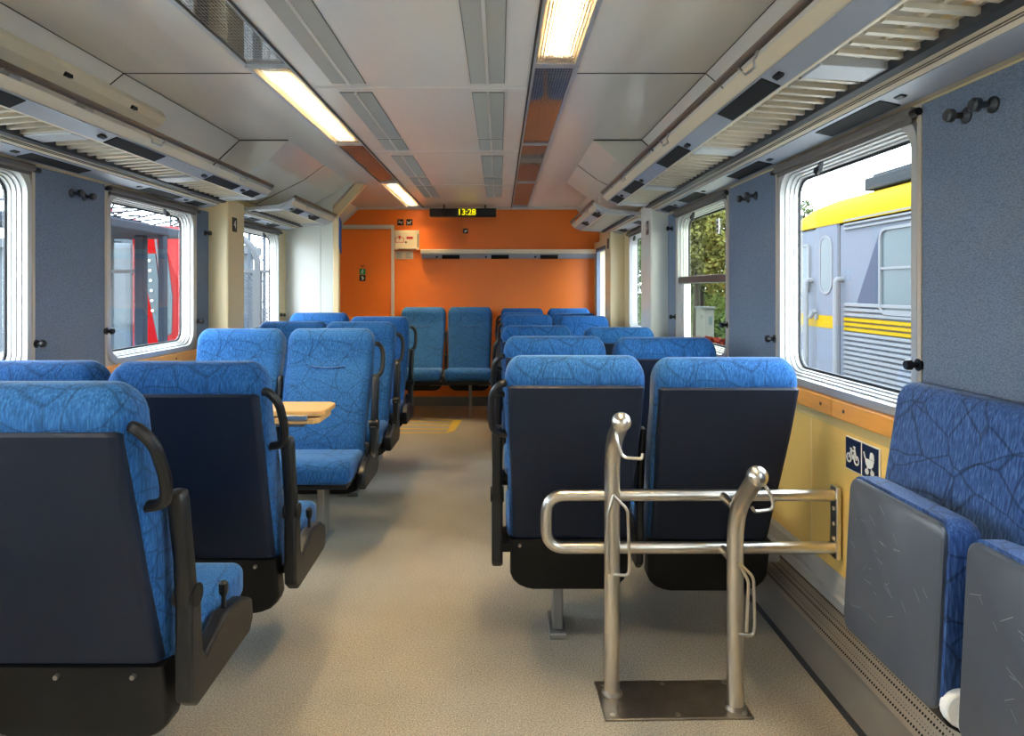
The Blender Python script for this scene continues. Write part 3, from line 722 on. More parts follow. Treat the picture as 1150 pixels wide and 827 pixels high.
# blinds and small wall knobs
def blind(s, y0, y1, label):
    X = WR if s > 0 else WL
    t = thing('roller_blind', label, 'blind', (X, 0, 0), 0, 'rolled up window blinds')
    bm = NB(); bx(bm, min(-.03*s, -.002*s), max(-.03*s, -.002*s), y0+.01, y1-.01, E+.446, E+.474); obj('blind_box', bm, M['blindgrey'], t, bev=.008)
    bm = NB(); bx(bm, min(-.018*s, -.012*s), max(-.018*s, -.012*s), y0+.02, y1-.02, E+.432, E+.447); obj('blind_hem', bm, M['blindgrey'], t, bev=.002)
    bm = NB(); prism(bm, [(.0, 0), (.02, -.012), (.045, -.015), (.05, -.03), (.03, -.042), (.01, -.03)], -.03*s, -.015*s, 'x')
    o = obj('pull_tab', bm, M['rubber'], t, bev=.003); o.location = (0, (y0+y1)/2+.05, E+.425)
    bm = NB(); cyl(bm, (-.02*s, y0-.015, E+.455), (-.02*s, y0+.012, E+.455), .010); obj('end_bearing', bm, M['black'], t)
    bm = NB(); cyl(bm, (-.02*s, y1-.012, E+.455), (-.02*s, y1+.015, E+.455), .010); obj('end_bearing', bm, M['black'], t)
for s, ws, nm in ((1, RWIN[1:]+[R3], 'right'), (-1, LWIN[1:]+[L3], 'left')):
    for i, w in enumerate(ws):
        blind(s, *w, 'grey rolled up blind at the top of the %s %s window' % (['foremost', 'nearest visible', 'second visible', 'farthest'][i], nm))
def knob(s, y, z, label, r=.014, xx=None, group='small black blind catches'):
    X = (WR if s > 0 else WL) if xx is None else xx
    t = thing('blind_catch', label, 'knob', (X-.006*s, y, z), 0, group)
    bm = NB(); cyl(bm, (0, 0, 0), (-.006*s, 0, 0), r*1.15); obj('base', bm, M['black'], t)
    bm = NB(); cyl(bm, (-.005*s, 0, 0), (-.024*s, 0, 0), r*.55); tube(bm, [(-.02*s, 0, 0), (-.024*s, 0, 0), (-.034*s, 0, 0), (-.038*s, 0, 0)], [r*.5, r, r, r*.8], 12); obj('knob_head', bm, M['black'], t)
for s, y, z, l in ((1, 1.745, 1.075, 'black blind catch on the near edge of the large right window'), (1, 2.66, 1.075, 'black blind catch between the two right windows'),
                   (1, 3.21, 1.10, 'black catch low on the split right window edge'), (1, 4.17, 1.10, 'black catch by the far edge of the split right window'),
                   (1, 4.24, E+.38, 'black knob high on the blue strip before the right pillar'),
                   (-1, 2.60, 1.06, 'black blind catch beside the leftmost window'), (-1, 3.065, 1.08, 'black catch on the near edge of the left window showing red train'),
                   (-1, 3.99, 1.08, 'black catch on the far edge of the left window showing red train'), (-1, 4.10, E+.34, 'black knob high on the blue strip before the left pillar'),
                   (-1, 5.52, 1.06, 'black catch beyond the far left window with fence view')):
    knob(s, y, z, l)
def hooks(s, y, z, label):
    X = (WR if s > 0 else WL)-.006*s
    for k in range(2):
        t = thing('coat_hook', label % ('nearer' if k == 0 else 'farther'), 'hook', (X, y+k*.085, z-k*.002), 0, 'round coat hooks on the blue wall panels')
        bm = NB(); tube(bm, [(0, 0, 0), (-.004*s, 0, 0), (-.012*s, 0, 0)], [.019, .019, .009], 14); obj('rosette', bm, M['hookgrey'], t)
        bm = NB(); tube(bm, [(-.01*s, 0, 0), (-.03*s, 0, 0), (-.034*s, 0, 0), (-.046*s, 0, 0), (-.05*s, 0, 0)], [.008, .008, .016, .016, .011], 14); obj('peg', bm, M['hookgrey'], t)
hooks(1, 1.485, E+.405, '%s round coat hook high on the large blue panel at the right edge')
hooks(1, 2.86, E+.395, '%s round coat hook on the blue panel between the right windows')
hooks(-1, 2.82, E+.40, '%s round coat hook on the left blue panel')

# ------------------------------------------------------------------ seats
REAR = [(.20, .275), (.40, .225), (.55, .165), (.70, .105), (.85, .05), (.96, .012), (1.052, .012)]
FRONT = [(.30, .375), (.45, .365), (.58, .305), (.70, .255), (.80, .21), (.88, .165), (.96, .15), (1.052, .13)]
HWT = [(.20, .205), (.40, .215), (.60, .222), (.80, .232), (.95, .235), (1.052, .232)]
def back_ring(z, hw, y0, y1, r): return [(x, y, z) for x, y in rrect(-hw, hw, y0, y1, r, 6)]
def make_seat(aisle, name='train_seat', handle=True, post=True):
    """aisle=+1: arm and handle on local +x; sitter faces +y; origin under the top of the back"""
    t = bpy.data.objects.new(name, None); COL.objects.link(t); t.empty_display_size = .05
    bm = NB(); R = []
    for z in (.33, .40, .47, .53, .58, .64, .70, .76, .82, .865, .90, .94, .97):
        R.append(back_ring(z, interp(HWT, z), interp(REAR, z), interp(FRONT, z), .045))
    for k in range(1, 8):
        a = k/7*PI/2*.94; z = .97+.082*math.sin(a); q = 1-math.cos(a)
        ya, yb = interp(REAR, .97), interp(FRONT, .97)
        R.append(back_ring(z, .235-.05*q, ya+.05*q, yb-.062*q, .045-.01*q))
    loft(bm, R); bk = obj('backrest', bm, M['fabric'], t, ang=70)
    bm = NB(); pts = [(-.10+.2*i/12, interp(FRONT, .845)+.002, .845+.010*((i-6)/6)**2) for i in range(13)]
    tube(bm, pts, [.001]+[.0045]*11+[.001], 6); obj('headrest_crease', bm, M['fabric_dark'], bk)
    bm = NB(); R = []
    for z in (.405, .47, .53, .60, .66, .72, .78, .84, .90, .955):
        hw = interp(HWT, z)-.010; y = interp(REAR, z); R.append(back_ring(z, hw, y-.014, y+.035, .018))
    R.append(back_ring(.962, .215, interp(REAR, .962)-.008, interp(REAR, .962)+.03, .015))
    loft(bm, R); obj('back_shell', bm, M['shell'], t, ang=50)
    bm = NB(); R = []
    for z, d in ((.205, .075), (.209, .055), (.22, .030), (.24, .010), (.265, 0), (.33, 0), (.398, 0)):
        hw = .214-d; y = interp(REAR, z); R.append(back_ring(z, hw, y-.02, y+.05, .012))
    loft(bm, R); kp = obj('kick_board', bm, M['kick'], t, ang=50)
    for x in (-.18, -.02, .15):
        bm = NB(); cyl(bm, (x, .199, .378), (x, .225, .378), .0055, 10); obj('screw', bm, M['screw'], kp)
    bm = NB(); R = []
    for y, a, b, d in ((.30, .36, .435, .012), (.36, .35, .446, .0), (.45, .345, .448, 0), (.55, .345, .455, 0), (.62, .345, .458, .0), (.655, .348, .45, .004), (.672, .355, .435, .012), (.68, .37, .415, .03)):
        R.append([(x, y, z) for x, z in rrect(-.228+d, .228-d, a, b, .03, 6)])
    loft(bm, R); obj('seat_cushion', bm, M['fabric'], t, ang=70)
    bm = NB(); bx(bm, -.21, .21, .25, .65, .322, .348); obj('seat_base', bm, M['black'], t, bev=.006)
    s = aisle; x = .235*s
    if handle:
        bm = NB(); pts = bend([(x-.01*s, .055, .965), (x+.016*s, .035, .965), (x+.042*s, .05, .93), (x+.048*s, .085, .85), (x+.038*s, .105, .795), (x-.012*s, .115, .785)], .03)
        rings = []
        tube(bm, pts, [.013]*len(pts), 10); obj('grab_handle', bm, M['black'], t)
    # raised armrest, its pivot and the carrier below
    xa = x+(.026 if handle else .012)*s; kx = 1 if handle else .62
    bm = NB(); R = []
    for z, y, hy, hx in ((.53, .222, .02, .018), (.56, .220, .025, .019), (.64, .210, .022, .018), (.72, .193, .022, .019), (.775, .183, .024, .019), (.797, .18, .022, .017), (.802, .18, .012, .01)):
        R.append([(xx, yy, z) for xx, yy in rrect(xa-hx*kx, xa+hx*kx, y-hy, y+hy, .012, 4)])
    loft(bm, R); ar = obj('armrest', bm, M['black'], t, ang=60)
    bm = NB(); cyl(bm, (xa-.024*s*kx, .228, .55), (xa+.024*s*kx, .228, .55), .026, 16); obj('armrest_pivot', bm, M['kick'], ar)
    bm = NB(); prism(bm, [(.202, .545), (.256, .545), (.266, .41), (.285, .385), (.40, .43), (.52, .415), (.577, .385), (.585, .33), (.56, .298), (.24, .292), (.205, .32)], xa-.020*kx, xa+.020*kx, 'x')
    ca = obj('arm_carrier', bm, M['black'], t, bev=.009, seg=3)
    bm = NB(); bx(bm, min(xa-.05*s, xa-.010*s), max(xa-.05*s, xa-.010*s), .27, .46, .33, .355); obj('carrier_arm', bm, M['black'], ca)
    if handle:
        bm = NB(); tube(bm, [(xa, .425, .415), (xa, .428, .455), (xa, .426, .468), (xa, .424, .492), (xa, .425, .498)], [.006, .006, .012, .012, .006], 10); obj('recline_lever', bm, M['black'], t)
    if post:
        bm = NB(); bx(bm, -.05, -.012, .33, .44, .02, .325); lg = obj('leg', bm, M['leg'], t, bev=.006)
        bm = NB(); bx(bm, -.065, .0, .30, .48, 0, .022); lf = obj('foot_plate', bm, M['leg'], lg, bev=.004)
        bm = NB(); bx(bm, -.14, .16, .33, .37, .296, .323); obj('cross_bar', bm, M['kick'], t, bev=.003)
    else:
        bm = NB(); bx(bm, min(-.1*s, -.30*s), max(-.1*s, -.30*s), .34, .42, .27, .323); obj('wall_bracket', bm, M['leg'], t, bev=.004)
    return t
protos = {}
for a in (1, -1):
    for p in (True, False): protos[(a, p)] = make_seat(a, handle=p, post=p)
used = set()
def seat(x, a, z, facing, aisle_world, at_aisle, label, group, dw=1.0):
    """facing +1: back to the camera; a = distance of the top of its back"""
    key = (aisle_world*facing, at_aisle)
    pr = protos[key]
    o = pr if key not in used else copy_tree(pr)
    used.add(key)
    o.location = (x, a, z if abs(z) > 0 else 0); o.rotation_euler = (0, 0, 0 if facing > 0 else PI); o.scale = (dw, 1, 1)
    tag(o, label, 'train seat', group); return o
GL, GR_ = 'blue seats left of the aisle', 'blue seats right of the aisle'
seat(-.965, 1.30, .03, 1, 1, True, 'nearest left blue seat, dark back filling the lower left corner', GL)
seat(-1.465, 1.30, .0, 1, 1, False, 'foremost left window seat, just outside the frame beside the nearest left seat', GL)
seat(-.935, 1.97, .0, 1, 1, True, 'second left aisle seat with dark back, behind the nearest one, before the table', GL)
seat(-1.435, 1.99, .0, 1, 1, False, 'left window seat of second row, only its blue top above the nearest seat', GL)
seat(-.93, 3.84, 0, -1, 1, True, 'left aisle seat facing the viewer behind the wooden table', GL)
seat(-1.43, 3.84, 0, -1, 1, False, 'left window seat facing the viewer beside the cream pillar, behind the table', GL)
seat(-.93, 4.62, 0, -1, 1, True, 'second left aisle seat facing the viewer, behind the table seat', GL)
seat(-1.40, 4.68, 0, -1, 1, False, 'left window seat facing the viewer in second facing row, top only visible', GL)
seat(-.94, 5.40, .005, -1, 1, True, 'farthest left aisle seat facing the viewer before the orange wall', GL)
seat(-1.44, 5.50, .03, -1, 1, False, 'farthest left window seat against the white partition', GL)
seat(.245, 2.15, 0, 1, -1, True, 'nearest right aisle seat, dark back behind the steel bicycle stand', GR_, .97)
seat(.735, 2.15, -.006, 1, -1, False, 'nearest right window seat, dark back behind the stand by yellow wall', GR_, .99)
seat(.245, 2.95, .008, 1, -1, True, 'second row right aisle seat, top seen above the nearest one', GR_, .97)
seat(.735, 2.95, .003, 1, -1, False, 'second row right window seat, dark back below split window', GR_, .97)
seat(.22, 3.99, 0, 1, -1, True, 'third row right aisle seat seen over the second row', GR_, .9)
seat(.715, 3.99, -.01, 1, -1, False, 'third row right window seat before the white pillar', GR_, .9)
seat(.24, 5.88, .0, -1, -1, True, 'right aisle seat facing the viewer, fourth row, lighter blue', GR_, .9)
seat(.72, 5.88, -.01, -1, -1, False, 'right window seat facing the viewer, fourth row, lighter blue', GR_, .9)
seat(.22, 6.52, -.005, -1, -1, True, 'fifth row right aisle seat, sliver of its top visible', GR_, .9)
seat(.71, 6.52, -.01, -1, -1, False, 'fifth row right window seat, sliver of its top visible', GR_, .9)
seat(.235, 7.15, .02, -1, -1, True, 'last right aisle seat against the orange wall', GR_, .95)
seat(.72, 7.15, .02, -1, -1, False, 'last right window seat against the orange wall', GR_, .95)
seat(-.80, 7.22, .03, -1, -1, False, 'left one of the two seats facing the aisle at the orange wall', 'pair of seats at the orange end wall', .99)
seat(-.31, 7.22, .03, -1, -1, False, 'right one of the two seats facing the aisle at the orange wall', 'pair of seats at the orange end wall', .99)
bs = thing('seat_bench_leg', 'thin metal support leg under the pair of seats at the orange wall', 'support', (0, 0, 0))
bm = NB(); bx(bm, -.305, -.275, 6.70, 6.73, .0, .325); obj('leg', bm, M['leg'], bs, bev=.004)
bm = NB(); bx(bm, -1.0, -.08, 6.66, 6.72, .325, .350); obj('cross_bar', bm, M['black'], bs, bev=.003)
for k, o in protos.items():
    if k not in used: 
        for c in list(o.children_recursive)+[o]: bpy.data.objects.remove(c)

# ------------------------------------------------------------------ folding table
tb = thing('folding_table', 'folded light wooden table at the left window between facing seats', 'table', (WL, 0, 0))
bm = NB(); prism(bm, [(.012, 2.82), (1.03, 2.82), (1.055, 2.85), (1.055, 3.03), (1.03, 3.06), (.012, 3.06)], .738, .762, 'z'); obj('table_leaf', bm, M['table'], tb, bev=.006, smooth=False)
bm = NB(); prism(bm, [(.012, 2.82), (1.01, 2.82), (1.035, 2.85), (1.035, 3.03), (1.01, 3.06), (.012, 3.06)], .706, .732, 'z'); obj('table_top', bm, M['table'], tb, bev=.006, smooth=False)
bm = NB(); bx(bm, .90, .99, 2.812, 2.821, .722, .745); obj('hinge', bm, M['steel'], tb, bev=.002)
bm = NB(); bx(bm, .05, .95, 2.90, 2.98, .68, .706); prism(bm, [(.0, .70), (.5, .70), (.45, .66), (.0, .42)], 2.925, 2.955); obj('support_bracket', bm, M['leg'], tb, bev=.003)

# ------------------------------------------------------------------ tip-up seats on the right
def tip_seat(y0, y1, label, b0, b1):
    t = thing('tip_up_seat', label, 'folding seat', (0, 0, 0), 0, 'folded tip-up seats on the right wall')
    bm = NB(); R = []
    for z, xf, xb, d in ((.50, .955, 1.03, .02), (.53, .945, 1.05, .0), (.70, .962, 1.065, 0), (.85, .985, 1.072, 0), (.95, 1.0, 1.076, 0), (1.00, 1.008, 1.076, 0), (1.025, 1.016, 1.074, .012), (1.036, 1.03, 1.07, .03)):
        R.append([(x, y, z) for x, y in rrect(xf, xb, b0+d, b1-d, .03, 6)])
    loft(bm, R); obj('backrest', bm, M['fabric_dark'], t, ang=60)
    bm = NB(); R = []
    for x, d in ((.845, .0), (.885, 0), (.91, .008), (.925, .03)):
        R.append([(x-(.83-z)*.05, y, z) for y, z in rrect(y0+d, y1-d, .475+d, .832-d, .035, 6)])
    loft(bm, R); cu = obj('seat_cushion', bm, M['fabric_dark'], t, ang=60)
    bm = NB(); R = []
    for x, d in ((.834, .004), (.838, .0), (.846, .0)):
        R.append([(x-(.83-z)*.05, y, z) for y, z in rrect(y0+.008+d, y1-.004-d, .470+d, .825-d, .026, 6)])
    loft(bm, R); sp = obj('seat_board', bm, M['tipplate'], t, ang=40)
    rnd = random.Random(int(y0*100)); bm = NB()
    for k in range(26):
        y, z = rnd.uniform(y0+.04, y1-.04), rnd.uniform(.52, .79); L = rnd.uniform(.008, .04); a = rnd.uniform(-.9, .9)
        def PX(yy, zz): return (.8335-(.83-zz)*.05, yy, zz)
        p, q = (y, z), (y+L*math.cos(a), z+L*math.sin(a))
        q = (min(q[0], y1-.02), q[1])
        w = .0006
        vs = [bm.verts.new(PX(*v)) for v in ((p[0], p[1]-w), (q[0], q[1]-w), (q[0], q[1]+w), (p[0], p[1]+w))]; bm.faces.new(vs)
    obj('scratch', bm, mat('scratch_pale', (150, 152, 155), .6) if 'scratch_pale' not in bpy.data.materials else bpy.data.materials['scratch_pale'], sp, smooth=False)
    for yy, nm in ((y0-.004, 'near'), (y1-.002, 'far')):
        bm = NB(); tube(bm, [(.87, yy-.012, .50), (.87, yy-.012, .50+.0001), (.87, yy+.016, .50)], [.03, .034, .03], 16) if False else cyl(bm, (.858, yy-.012, .49), (.858, yy+.010, .49), .034, 20)
        obj('hinge_cap', bm, M['signwhite'], t, bev=.004)
    bm = NB(); prism(bm, [(.84, .47), (.90, .52), (1.05, .52), (1.075, .46), (1.075, .40), (.95, .38), (.86, .43)], y0+.03, y1-.03, 'y'); obj('hinge_bracket', bm, M['kick'], t, bev=.006)
    bm = NB(); bx(bm, 1.04, WR, b0+.05, b1-.05, .40, .95); obj('wall_plate', bm, M['kick'], t)
    return t
tip_seat(1.265, 1.615, 'folded tip-up seat with scuffed grey board beside the bicycle sign', 1.262, 1.735)
tip_seat(.85, 1.213, 'folded tip-up seat at the bottom right corner of the frame', .78, 1.245)

# ------------------------------------------------------------------ bike and pram sign
sg = thing('bicycle_pram_sign', 'navy bicycle and pram pictogram sign on the yellow panel under the window', 'sign', (WR-.0, 0, 0))
Z0 = .855-.05
def spict(y0, y1, z0, z1, shapes, nm):
    bm = NB(); bx(bm, -.006, -.001, y0-.003, y1+.003, z0-.003, z1+.003); b0 = obj('sign_border', bm, M['signwhite'], sg, smooth=False)
    bm = NB(); bx(bm, -.008, -.005, y0, y1, z0, z1); b = obj(nm, bm, M['signnavy'], sg, smooth=False)
    bm = NB(); w = (y1-y0)
    for sh in shapes: prism(bm, [((y0+y1)/2-a*w, (z0+z1)/2+c*w) for a, c in sh], -.0095, -.0075, 'x')
    obj('pictogram', bm, M['signwhite'], b, smooth=False)
def ringseg(cx, cz, r, w, n=14):
    return [bar(cx+r*math.cos(2*PI*i/n), cz+r*math.sin(2*PI*i/n), cx+r*math.cos(2*PI*(i+1.15)/n), cz+r*math.sin(2*PI*(i+1.15)/n), w) for i in range(n)]
BIKE = ringseg(-.26, -.15, .15, .06)+ringseg(.26, -.15, .15, .06)+[bar(-.26, -.15, -.1, .15, .06), bar(-.1, .15, .16, .15, .06), bar(.26, -.15, .12, .28, .06), bar(-.1, .15, .02, -.15, .06), bar(.02, -.15, .16, .15, .06), bar(-.18, .2, -.04, .2, .06), bar(.04, .3, .18, .3, .05)]
PRAM = [[(-.28, .1), (.28, .1), (.2, -.12), (.05, -.2), (-.12, -.2), (-.24, -.08)], [(0, .12), (.28, .12), (.26, .3), (.16, .38), (.05, .36)], bar(-.28, .1, -.38, .3, .06), disc(-.17, -.34, .11), disc(.17, -.34, .11), bar(-.12, -.2, -.17, -.3, .05), bar(.1, -.2, .17, -.3, .05)]
spict(2.030, 2.115, .715, .810, BIKE, 'bicycle_panel'); spict(1.935, 2.020, .715, .810, PRAM, 'pram_panel')

# ------------------------------------------------------------------ bicycle stand
st = thing('bicycle_stand', 'brushed steel bicycle stand with two hooked posts bolted to the aisle floor', 'bicycle stand', (0, 0, 0))
bm = NB(); prism(bm, [(.311, 1.985), (.752, 1.995), (.740, 2.19), (.305, 2.18)], .0, .007, 'z'); bp_ = obj('base_plate', bm, M['plate'], st, bev=.002)
for x, y in ((.335, 2.005), (.53, 2.008), (.73, 2.015), (.33, 2.16), (.52, 2.165), (.72, 2.17)):
    bm = NB(); cyl(bm, (x, y, .006), (x, y, .0095), .008, 12); obj('bolt', bm, M['steel'], bp_)
def spole(x, y, z0, bend_pts, br, lab):
    bm = NB(); pts = bend([(x, y, .007), (x, y, z0)]+bend_pts, .10, 8); tube(bm, pts, .0245, 20); p = obj('post', bm, M['steel'], st)
    bm = NB(); sphere(bm, bend_pts[-1], br, u=24, v=16); obj('ball_end', bm, M['steel'], p)
    bm = NB(); tube(bm, [(x, y, .007), (x, y, .012), (x, y, .018)], [.033, .031, .025], 20); obj('weld_collar', bm, M['plate'], p)
    return p
p1 = spole(.352, 2.117, .78, [(.350, 1.945, .888)], .0285, '')
p2 = spole(.712, 2.045, .60, [(.712, 1.87, .752)], .0295, '')
bm = NB(); tube(bm, bend([(1.075, 2.165, .611), (.15, 2.165, .611), (.15, 2.165, .443), (1.075, 2.165, .443)], .06, 8), .0185, 16); obj('guard_rail', bm, M['steel'], st)
for z in (.611, .443):
    for xx, yy in ((.352, 2.125), (.712, 2.06)):
        bm = NB(); cyl(bm, (xx, yy, z), (xx, 2.165, z), .014); obj('rail_stub', bm, M['steel'], st)
bm = NB(); bx(bm, 1.068, 1.083, 2.143, 2.188, .41, .64); wp = obj('wall_flange', bm, M['steel'], st, bev=.003)
for z in (.475, .52, .57): 
    bm = NB(); cyl(bm, (1.062, 2.165, z), (1.069, 2.165, z), .007, 10); obj('bolt', bm, M['steel'], wp)
def hookwire(pts, r=.0048): 
    bm = NB(); tube(bm, bend(pts, .015, 5), r, 10); obj('wire_hook', bm, M['steel'], st)
hookwire([(.340, 1.97, .872), (.338, 1.95, .835), (.355, 1.95, .785), (.410, 1.945, .782), (.412, 1.945, .797)])
hookwire([(.725, 1.88, .742), (.752, 1.87, .70), (.758, 1.87, .662), (.705, 1.87, .655), (.697, 1.87, .668)])
hookwire([(.352, 2.09, .632), (.395, 2.09, .59), (.402, 2.09, .42), (.398, 2.09, .385), (.352, 2.09, .388)])
hookwire([(.352, 2.09, .632), (.332, 2.085, .57), (.332, 2.085, .42), (.336, 2.09, .39)])
hookwire([(.712, 2.02, .455), (.758, 2.02, .41), (.762, 2.02, .27), (.758, 2.02, .235), (.712, 2.02, .238)])
hookwire([(.712, 2.02, .455), (.742, 2.015, .40), (.735, 2.015, .25)])

# ------------------------------------------------------------------ yellow floor marking
fm = thing('floor_marking', 'worn yellow hatched marking on the floor before the end seats', 'floor marking', (0, 0, 0))
bm = NB(); prism(bm, [(-.47, 5.98), (-.405, 6.05), (-.365, 6.55), (-.45, 6.58)], 0, .0015, 'z'); obj('end_bar', bm, M['yellowmark'], fm, smooth=False)
for a, b in (((-.46, 5.98), (-.92, 5.98)), ((-.45, 6.12), (-.93, 6.16)), ((-.44, 6.27), (-.92, 6.34)), ((-.43, 6.42), (-.85, 6.52)), ((-.44, 6.54), (-.75, 6.68))):
    dx, dy = b[0]-a[0], b[1]-a[1]; L = math.hypot(dx, dy); nx, ny = -dy/L*.018, dx/L*.018
    bm = NB(); prism(bm, [(a[0]+nx, a[1]+ny), (b[0]+nx, b[1]+ny), (b[0]-nx, b[1]-ny), (a[0]-nx, a[1]-ny)], 0, .0015, 'z'); obj('stripe', bm, M['yellowmark'], fm, smooth=False)

# ------------------------------------------------------------------ outside
GZ = -1.0
bm = NB(); bx(bm, -60, 60, -30, 80, GZ-.2, GZ); struct('ground', bm, M['concrete'], smooth=False)
bm = NB(); bx(bm, 3.5, 40, 11, 60, GZ, GZ+.04); struct('lawn', bm, M['grass'], smooth=False)
# railcar on the next track
XL = 4.5
lc = thing('yellow_grey_railcar', 'grey railcar with yellow roof and stripe standing outside the right window', 'train', (XL, 0, 0))
Y0, Y1 = 2.5, 10.35
bm = NB(); prism(bm, [(0, GZ+.35), (0, E+.84), (.25, E+.95), (2.7, E+.95), (2.95, E+.84), (2.95, GZ+.35)], Y0, Y1); obj('car_body', bm, M['locogrey'], lc, smooth=False)
bm = NB(); R = []
roof = [(-.03, .87), (-.02, .96), (.05, 1.08), (.18, 1.19), (.4, 1.28), (.8, 1.36), (1.48, 1.40), (2.15, 1.36), (2.6, 1.25), (2.9, 1.05), (2.98, .87)]
for y, k in ((Y0, 1), (Y1-.6, 1), (Y1-.3, .95), (Y1-.1, .85), (Y1+.02, .65)):
    R.append([(1.48+(x-1.48)*(.9+.1*k if k < 1 else 1), y, E+.87+(z-.87)*k) for x, z in roof])
loft(bm, R); obj('roof', bm, M['locoyellow'], lc, ang=40)
bm = NB(); bx(bm, .35, .9, 7.7, 9.0, E+1.30, E+1.47); bx(bm, .40, .85, 7.8, 8.9, E+1.47, E+1.51); obj('roof_unit', bm, M['roofgrey'], lc, bev=.03)
bm = NB(); cyl(bm, (.3, 7.62, E+1.3), (.3, 7.62, E+1.62), .045); obj('roof_horn', bm, M['roofgrey'], lc)
def lwin(y0, y1, z0, z1, r, split, nm='side_window', po=0):
    bm = NB(); pts = rrect(y0, y1, z0, z1, r, 6); R = [[(-.03, a, b) for a, b in pts]]
    ins = rrect(y0+.035, y1-.035, z0+.035, z1-.035, r*.7, 6)
    R = [[(.01, a, b) for a, b in pts], [(-.035, a, b) for a, b in pts], [(-.035, a, b) for a, b in ins], [(-.01, a, b) for a, b in ins]]
    loft(bm, R, False); w = obj(nm, bm, M['locosilver'], lc, ang=40)
    bm = NB(); prism(bm, ins, -.012-po, -.006-po, 'x'); obj('pane', bm, M['darkglass'], w, smooth=False)
    if split: 
        bm = NB(); bx(bm, -.03, -.01, y0+.03, y1-.03, (z0+z1)/2+.02, (z0+z1)/2+.05); obj('window_bar', bm, M['locosilver'], w, smooth=False)
lwin(6.75, 7.98, E-.30, E+.72, .14, True)
lwin(5.1, 6.2, E-.30, E+.72, .14, True)
lwin(9.78, 10.28, E-.05, E+.66, .09, False)
dr = obj('entrance_door', (lambda b: (bx(b, -.022, .01, 8.98, 9.58, E-1.35, E+.90), b)[1])(NB()), M['locogrey'], lc, bev=.02)
bm = NB()
for y in (8.95, 9.60): bx(bm, -.012, .004, y-.012, y+.012, E-1.35, E+.93)
bx(bm, -.012, .004, 8.95, 9.60, E+.91, E+.935); obj('door_gasket', bm, M['rubber'], dr, smooth=False)
lwin(9.10, 9.46, E-.07, E+.74, .17, False, 'door_window', .018)
bm = NB(); cyl(bm, (-.07, 9.52, E-.30), (-.07, 9.66, E-.40), .03); bx(bm, -.06, 0, 9.5, 9.56, E-.42, E-.34); obj('door_handle', bm, M['locosilver'], lc)
for y in (8.86, 9.72):
    bm = NB(); tube(bm, bend([(0, y, E+.13), (-.10, y, E+.13), (-.10, y, E-1.28), (0, y, E-1.28)], .06), .035, 10); obj('handrail', bm, M['locosilver'], lc)
bm = NB()
for z in (E-.50, E-.365):
    pass
bx(bm, -.014, .004, 8.82, Y1, E-.535, E-.39) if False else None
bx(bm, -.026, .004, 8.99, 9.57, E-.53, E-.36); bx(bm, -.01, .004, 9.62, Y1, E-.53, E-.36)
for k in range(3): prism(bm, [(0, E-.54+k*.062), (-.03, E-.53+k*.062), (-.03, E-.50+k*.062), (0, E-.488+k*.062)], Y0, 8.80)
obj('yellow_stripe', bm, M['locoyellow'], lc, smooth=False)
bm = NB()
for k in range(3): prism(bm, [(0, E-.35+k*.062), (-.03, E-.34+k*.062), (-.03, E-.31+k*.062), (0, E-.298+k*.062)], Y0, 8.80)
for k in range(3): prism(bm, [(0, E+.76+k*.055), (-.03, E+.77+k*.055), (-.03, E+.79+k*.055), (0, E+.80+k*.055)], Y0, 8.80)
for k in range(15): prism(bm, [(0, E-1.46+k*.062), (-.035, E-1.45+k*.062), (-.035, E-1.425+k*.062), (0, E-1.41+k*.062)], Y0, 8.80)
obj('corrugated_siding', bm, M['locosilver'], lc, smooth=False)
bm = NB(); prism(bm, [(7.98, E+.66), (8.02, E+.66), (8.5, E-.15), (8.45, E-.26), (8.3, E-.29), (7.98, E-.29)], -.006, .002, 'x'); obj('dark_patch', bm, M['locodark'], lc, smooth=False)
for y in (4.3, 8.5):
    for k in (-.6, .6):
        bm = NB(); cyl(bm, (.35, y+k, GZ+.45), (.48, y+k, GZ+.45), .42, 24); obj('wheel', bm, M['rubber'], lc)
# trees outside right
def tree(x, y, h, r, leaf, label, n=1500, ls=.16, group='trees outside the right windows'):
    t = thing('leafy_tree', label, 'tree', (x, y, GZ), 0, group)
    rnd = random.Random(int(x*10+y)); bm = NB()
    tube(bm, [(0, 0, 0), (.05, 0, h*.3), (-.05, .05, h*.6), (.02, 0, h*.85)], [.16, .13, .09, .03], 8)
    for k in range(7):
        a = rnd.uniform(0, 2*PI); z = h*rnd.uniform(.3, .65); tube(bm, [(0, 0, z), (math.cos(a)*r*.4, math.sin(a)*r*.4, z+h*.1), (math.cos(a)*r*.7, math.sin(a)*r*.7, z+h*.22)], [.06, .04, .015], 6)
    obj('trunk', bm, M['bark'], t)
    bm = NB()
    blobs = [(rnd.uniform(-.55, .55)*r, rnd.uniform(-.55, .55)*r, h*rnd.uniform(.25, .9), r*rnd.uniform(.35, .6)) for _ in range(12)]
    for k in range(n):
        bxx, byy, bz, br = rnd.choice(blobs)
        v = Vector((rnd.gauss(0, 1), rnd.gauss(0, 1), rnd.gauss(0, 1))).normalized()*br*rnd.uniform(.6, 1)
        c = Vector((bxx, byy, bz))+v
        u = Vector((rnd.gauss(0, 1), rnd.gauss(0, 1), rnd.gauss(0, 1))).normalized()*ls*rnd.uniform(.6, 1.2); w = u.cross(Vector((rnd.gauss(0, 1), rnd.gauss(0, 1), rnd.gauss(0, 1)))).normalized()*ls*.5
        bm.faces.new([bm.verts.new(c+q) for q in (u, w, -u, -w)])
    obj('foliage', bm, leaf, t, smooth=False)
tree(9.0, 31.0, 9.0, 2.0, M['leafyellow'], 'yellow-green tree seen through the split right window, left of its pane', 9000, .14)
